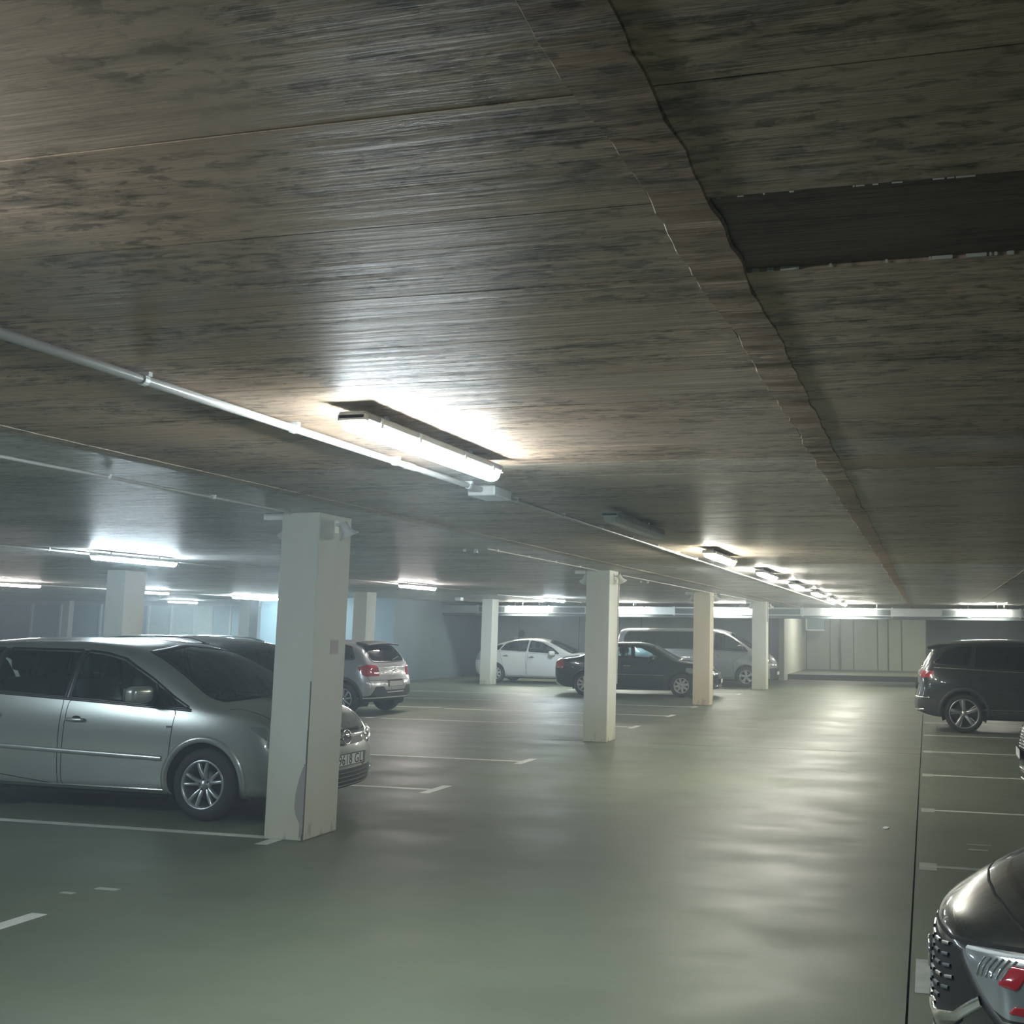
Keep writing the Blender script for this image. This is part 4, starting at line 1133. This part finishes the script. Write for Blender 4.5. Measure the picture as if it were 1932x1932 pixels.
# ---- black saloon -----------------------------------------------------------------------------
BK = m_paint('black_blue_paint', (.012, .020, .026), .4, .2)
def sedan_extra(B, root, hx):
    for s_ in (-1, 1): lamp_bowl(B, root, 'F', (s_*.60, .68), .06)
    h, n_ = B.ray('F', (0, .43)); plate(root, h[0]+.02, .43, '', 1)
    B.strip('grille_bar', 'F', [(-.5, .62), (.5, .62)], .03, M['chrome'], root, .01)
    B.strip('lower_bar', 'F', [(-.6, .30), (.6, .30)], .025, M['chrome'], root, .01)
SED = dict(L=4.43, W=1.75, paint=BK, R=.315, rr=.205, xr=.93, xf=3.58, wheel='cover', wd=.195, Ra=.36, n=32,
    T=[(0, .92), (.03, .98), (.3, 1.045), (.55, 1.07), (.75, 1.12), (1.0, 1.25), (1.35, 1.39), (1.8, 1.455), (2.3, 1.46), (2.7, 1.39), (3.05, 1.22), (3.35, 1.06), (3.55, .99), (4.0, .92), (4.28, .82), (4.43, .66)],
    B=[(0, .86), (.5, .985), (1.2, .98), (2.2, .955), (3.1, .925), (3.6, .89), (4.1, .82), (4.3, .72), (4.43, .58)],
    bot=[(0, .30), (.3, .21), (4.0, .19), (4.43, .22)], flean=[(.15, -.06), (.3, 0), (.6, -.02), (.9, -.08)], rlean=[(.2, -.08), (.4, 0), (.7, .03), (.95, 0)], tumble=.42, cf=.24, cr=.14,
    side_windows=[([(2.0, 1.02), (3.0, .985), (2.75, 1.18), (2.4, 1.34), (2.02, 1.385)], 'f'), ([(1.14, 1.04), (1.92, 1.02), (1.94, 1.385), (1.6, 1.37), (1.28, 1.24)], 'f')],
    windshield=([(0, 1.02), (.66, .99), (.54, 1.32), (0, 1.38)], (2.5, 3.55)),
    rear_window=([(0, 1.10), (.58, 1.09), (.50, 1.33), (0, 1.38)], (.6, 1.6)),
    regions=[('tail_lamp', 'B', rounded([(.52, .74), (.95, .74), (.95, .93), (.58, .93)], .03), M['red_lens'], dict(mir=True, thr=.05, xr=(-2.4, -1.9))),
             ('headlight', 'F', rounded([(.40, .60), (.50, .70), (.9, .80), (.9, .66), (.6, .58)], .03), M['lens'], dict(mir=True, thr=.05, xr=(1.4, 2.4))),
             ('grille', 'F', rounded([(-.38, .54), (.38, .54), (.42, .66), (-.42, .66)], .03), M['black'], dict(thr=.2)),
             ('lower_grille', 'F', rounded([(-.6, .24), (.6, .24), (.55, .36), (-.55, .36)], .03), M['black'], dict(thr=.2))],
    side_regions=[('tail_lamp', [(-.1, .76), (.20, .80), (.16, .93), (-.1, .93)], M['red_lens'], dict(thr=.02))],
    doors=[[(1.96, .26), (3.05, .26), (3.1, .93), (1.98, .97)], [(1.25, .5), (1.35, .26), (1.92, .26), (1.94, .975), (1.10, .99)]],
    strips=[([(.25, 1.0), (.6, .985)], .014, M['chrome'], 'shoulder_gleam', .003), ([(1.25, .60), (3.1, .58)], .02, M['chrome'], 'side_moulding', .006)],
    handles=[(2.1, .82), (1.26, .85)], handle_mat=M['chrome'], mirror=(2.8, 1.01), cab=(.9, 3.1, .93), seats=(2.3, 1.5), seatz=.28, extra=sedan_extra)
a = math.radians(6)
for k_ in ('T', 'B', 'bot'): SED[k_] = [(p+.16 if p > 4.05 else p, q) for p, q in SED[k_]]
SED['L'] = 4.59
SED['regions'] = [(n_, f_, p_, m_, {**k2, **({'xr': (-2.5, -1.95)} if n_ == 'tail_lamp' else {})}) for n_, f_, p_, m_, k2 in SED['regions']]
car(SED, (-7.82, 27.75), a, 'black saloon car parked behind the second pillar')

# ---- silver van ------------------------------------------------------------------------------
VP = m_paint('grey_silver_paint', (.30, .32, .33), .5, .3)
def van_extra(B, root, hx):
    for s_ in (-1, 1): lamp_bowl(B, root, 'F', (s_*.66, .86), .08)
    B.strip('bumper_bar', 'F', [(-.7, .70), (.7, .70)], .03, M['chrome'], root, .01)
    h, n_ = B.ray('F', (0, .45)); plate(root, h[0]+.02, .45, '', 1)
VAN = dict(L=4.95, W=1.92, paint=VP, R=.335, rr=.215, xr=.80, xf=4.07, wheel='five', wd=.215, Ra=.385, n=36, inset=.04,
    T=[(0, 1.15), (.02, 1.5), (.07, 1.76), (.2, 1.86), (.6, 1.89), (2.0, 1.905), (2.9, 1.88), (3.3, 1.80), (3.7, 1.60), (4.1, 1.36), (4.35, 1.22), (4.6, 1.13), (4.8, 1.02), (4.91, .90), (4.95, .80)],
    B=[(0, 1.05), (.3, 1.17), (2.5, 1.15), (3.3, 1.12), (4.0, 1.08), (4.4, 1.05), (4.7, .98), (4.88, .85), (4.95, .70)],
    bot=[(0, .34), (.3, .24), (4.5, .22), (4.95, .26)], flean=[(.15, -.06), (.35, .02), (.6, .02), (.9, -.05), (1.2, -.1)], rlean=[(.2, -.03), (.5, 0), (1.2, 0), (1.9, -.03)], tumble=.20, cf=.26,
    side_windows=[([(3.0, 1.19), (4.12, 1.15), (3.95, 1.32), (3.55, 1.60), (3.3, 1.70), (3.02, 1.74)], 'f'), ([(.35, 1.22), (2.92, 1.20), (2.92, 1.76), (.5, 1.76), (.38, 1.6)], 'r')],
    windshield=([(0, 1.28), (.74, 1.24), (.66, 1.68), (0, 1.76)], (3.2, 4.5)),
    rear_window=([(0, 1.2), (.72, 1.2), (.66, 1.72), (0, 1.75)], (-.1, .3)),
    regions=[('headlight', 'F', rounded([(.46, .78), (.52, .90), (.95, 1.02), (.95, .82), (.7, .76)], .03), M['lens'], dict(mir=True, thr=.05, xr=(1.7, 2.6))),
             ('lower_grille', 'F', rounded([(-.7, .28), (.7, .28), (.75, .62), (-.75, .62)], .05), M['black'], dict(thr=.2))],
    doors=[[(2.96, .3), (3.7, .3), (3.62, .8), (4.12, 1.1), (2.98, 1.14)], [(1.7, .3), (2.92, .3), (2.92, 1.15), (1.7, 1.16)]],
    handles=[(3.12, .98), (2.78, 1.0)], handle_mat=M['chrome'], mirror=(3.9, 1.28), mirror_mat=M['black'], cab=(.5, 3.9, 1.1), seats=(3.0, 2.0, 1.1), seatz=.5, extra=van_extra)
def stretch(S, x0, d):
    g = lambda v: v+d if v > x0 else v
    R_ = dict(S); R_['L'] += d
    for k in ('T', 'B', 'bot'): R_[k] = [(g(a), b) for a, b in S[k]]
    R_['side_windows'] = [([(g(a), b) for a, b in P], k) for P, k in S['side_windows']]
    R_['doors'] = [[(g(a), b) for a, b in P] for P in S['doors']]
    R_['windshield'] = (S['windshield'][0], tuple(g(v) for v in S['windshield'][1]))
    for k in ('xr', 'xf'): R_[k] = g(S[k])
    R_['handles'] = [(g(a), b) for a, b in S['handles']]; R_['mirror'] = (g(S['mirror'][0]), S['mirror'][1])
    R_['cab'] = (S['cab'][0], g(S['cab'][1]), S['cab'][2]); R_['seats'] = [g(a) for a in S['seats']]
    return R_
VAN['xr'] = 1.0
VAN = stretch(VAN, .7, .45)
VAN['regions'] = [(n_, f_, p_, m_, {**k_, **({'xr': (k_['xr'][0]+.22, k_['xr'][1]+.3)} if 'xr' in k_ else {})}) for n_, f_, p_, m_, k_ in VAN['regions']]
car(VAN, (-4.83-5.40/2, 33.85), 0, 'silver van with dark side windows behind the black saloon')

# ---- two cars cut by the right edge -------------------------------------------------------------
NP = m_paint('graphite_paint', (.030, .036, .036), .6, .2)
def near_extra(B, root, hx):
    # rows of short bars inside the grille, chrome frame, lamps
    for r in range(7):
        z = .44+.036*r; half = (.26, .36, .44, .46, .44, .40, .36)[r]
        y = -half+(.05 if r % 2 else 0)
        while y+.08 < half:
            B.strip('grille_bar', 'F', [(y, z+.10*(abs(y)/.5)**2), (y+.07, z+.10*(abs(y+.07)/.5)**2)], .013, M['galv_dark'] if r % 3 else M['alloy'], root, .008, step=.04); y += .12
    B.strip('grille_frame', 'F', [(-.57, .60), (-.42, .495), (-.2, .42), (0, .40), (.2, .42), (.42, .495), (.57, .60)], .035, M['chrome'], root, .012)
    B.strip('bumper_blade', 'F', [(-.62, .40), (-.5, .32), (-.3, .27), (.3, .27), (.5, .32), (.62, .40)], .026, M['chrome'], root, .012)
    B.strip('bumper_crease', 'F', [(-.46, .50), (-.3, .385), (0, .35), (.3, .385), (.46, .50)], .012, M['gap'], root, .002)
    for s_ in (-1, 1):
        for k in range(6): B.strip('lamp_rib', 'F', [(s_*(.53+.022*k), .665+.005*k), (s_*(.535+.022*k), .725+.005*k)], .006, M['chrome'], root, .004)
        B.strip('light_guide', 'F', [(s_*.43, .722), (s_*.60, .752), (s_*.80, .80), (s_*.88, .815)], .012, M['frame_white'], root, .004)
        B.patch('red_reflection', 'F', rounded([(s_*.63, .67), (s_*.69, .675), (s_*.70, .745), (s_*.64, .735)][::s_], .01), M['red_lens'], root, .003)  # red patches paint the pinkish reflections in the headlamp
        B.patch('red_reflection', 'F', rounded([(s_*.68, .605), (s_*.76, .62), (s_*.77, .645), (s_*.69, .63)][::s_], .005), M['red_lens'], root, .003)
    h, n_ = B.ray('F', (0, .58))
    e = tube('emblem', [(0, .05*math.cos(t), .05*math.sin(t)) for t in [k*PI/12 for k in range(24)]], .007, M['chrome'], root, 3, True); e.location = (h[0]+.012, 0, .58)
FRONT = dict(L=4.35, W=1.80, R=.33, rr=.22, xr=.80, xf=3.42, wheel='ten', wd=.21, Ra=.38, n=32,
    T=[(0, .98), (.15, 1.2), (.4, 1.42), (1.0, 1.50), (1.8, 1.52), (2.2, 1.46), (2.6, 1.30), (2.95, 1.12), (3.2, 1.06), (3.6, 1.03), (3.95, .975), (4.15, .92), (4.29, .86), (4.35, .80)],
    B=[(0, .94), (.4, 1.02), (1.5, 1.0), (2.6, .98), (3.2, .96), (3.8, .92), (4.1, .86), (4.28, .78), (4.35, .70)],
    bot=[(0, .32), (.3, .22), (4.0, .18), (4.35, .16)], flean=[(.12, -.02), (.25, .02), (.5, .03), (.72, .0), (.82, -.05), (1.0, -.14)], rlean=[(.2, -.04), (.6, 0), (1.1, -.05)], tumble=.42, cf=.34,
    side_windows=[([(1.95, 1.04), (2.75, 1.02), (2.5, 1.2), (2.2, 1.36), (1.95, 1.40)], 'f'), ([(1.0, 1.07), (1.88, 1.045), (1.88, 1.41), (1.1, 1.40)], 'r')],
    windshield=([(0, 1.10), (.68, 1.06), (.56, 1.38), (0, 1.44)], (2.0, 3.1)),
    doors=[[(1.92, .3), (2.9, .3), (2.92, .97), (1.94, 1.0)]], handles=[(2.05, .88)], mirror=(2.7, 1.08), cab=(.6, 2.9, .95), seats=(2.1,), seatz=.3,
    regions=[('headlight', 'F', rounded([(.50, .635), (.49, .76), (.70, .80), (.92, .83), (.92, .70), (.78, .60), (.62, .58)], .025), M['lens_dark'], dict(mir=True, thr=.03, xr=(1.3, 2.4))),
             ('grille', 'F', rounded([(-.50, .36), (.50, .36), (.52, .55), (.47, .745), (-.47, .745), (-.52, .55)], .05), M['black'], dict(thr=.1)),
             ('lower_grille', 'F', rounded([(-.55, .19), (.55, .19), (.5, .29), (-.5, .29)], .03), M['black'], dict(thr=.1))])
def near_car():
    S = dict(FRONT); S.update(paint=NP, extra=near_extra, cf=.40,
        T=[(0, .98), (.15, 1.2), (.4, 1.42), (1.0, 1.50), (1.8, 1.52), (2.2, 1.46), (2.6, 1.30), (2.95, 1.12), (3.2, 1.04), (3.6, 1.00), (3.95, .935), (4.15, .875), (4.28, .81), (4.35, .735)],
        B=[(0, .94), (.4, 1.02), (1.5, 1.0), (2.6, .98), (3.2, .945), (3.8, .89), (4.1, .83), (4.28, .74), (4.35, .66)],
        regions=[('headlight', 'F', rounded([(.60, .60), (.41, .725), (.60, .765), (.95, .84), (.95, .70), (.80, .62), (.68, .585)], .02), M['lens'], dict(mir=True, thr=.03, xr=(1.3, 2.4))),
                 ('grille', 'F', rounded([(-.56, .60), (-.40, .50), (-.15, .425), (.15, .425), (.40, .50), (.56, .60), (.40, .705), (.2, .685), (-.2, .685), (-.40, .705)], .03), M['gap'], dict(thr=.1)),
                 ('lower_grille', 'F', rounded([(-.55, .19), (.55, .19), (.45, .26), (-.45, .26)], .03), M['black'], dict(thr=.1))],
        free_strips=[('T', [(3.35, -.74), (3.85, -.76), (3.98, -.72), (4.06, -.62), (4.11, -.45), (4.15, -.2), (4.16, 0), (4.15, .2), (4.11, .45), (4.06, .62), (3.98, .72), (3.85, .76), (3.35, .74)], .012, M['gap'], 'bonnet_gap', .0012),
                     ('F', [(-.92, .855), (-.8, .825), (-.66, .785), (-.49, .75), (-.3, .715), (0, .705), (.3, .715), (.49, .75), (.66, .785), (.8, .825), (.92, .855)], .016, M['gap'], 'bumper_gap', .0015),
                     ('F', [(.42, .70), (.58, .60), (.66, .56), (.80, .585), (.93, .67)], .035, M['black'], 'lamp_surround', .004), ('F', [(-.42, .70), (-.58, .60), (-.66, .56), (-.80, .585), (-.93, .67)], .035, M['black'], 'lamp_surround', .004)])
    car(S, (.02+4.35/2, 4.1), PI, 'graphite car at the lower right corner, bonnet, grille and headlamp in view', level=3)
near_car()
MP = m_paint('maroon_paint', (.06, .02, .022), .5, .25)
def maroon():
    S = dict(FRONT); S.update(paint=MP)
    def ex(B, root, hx):
        for r in range(7):
            z = .56+.032*r; B.strip('grille_slat', 'F', [(-.46, z), (.46, z)], .012, M['chrome'], root, .010)
        h, n_ = B.ray('F', (0, .47)); plate(root, h[0]+.02, .485, '', 1)
        B.strip('bumper_blade', 'F', [(-.60, .24), (-.3, .215), (.3, .215), (.60, .24)], .028, M['chrome'], root, .012)
        B.strip('lower_trim', 'F', [(-.5, .33), (.5, .33)], .014, M['chrome'], root, .008)
    S['extra'] = ex
    car(S, (.99+4.35/2, 12.0), PI, 'maroon car cut by the right edge, only its grille and number plate showing')
maroon()
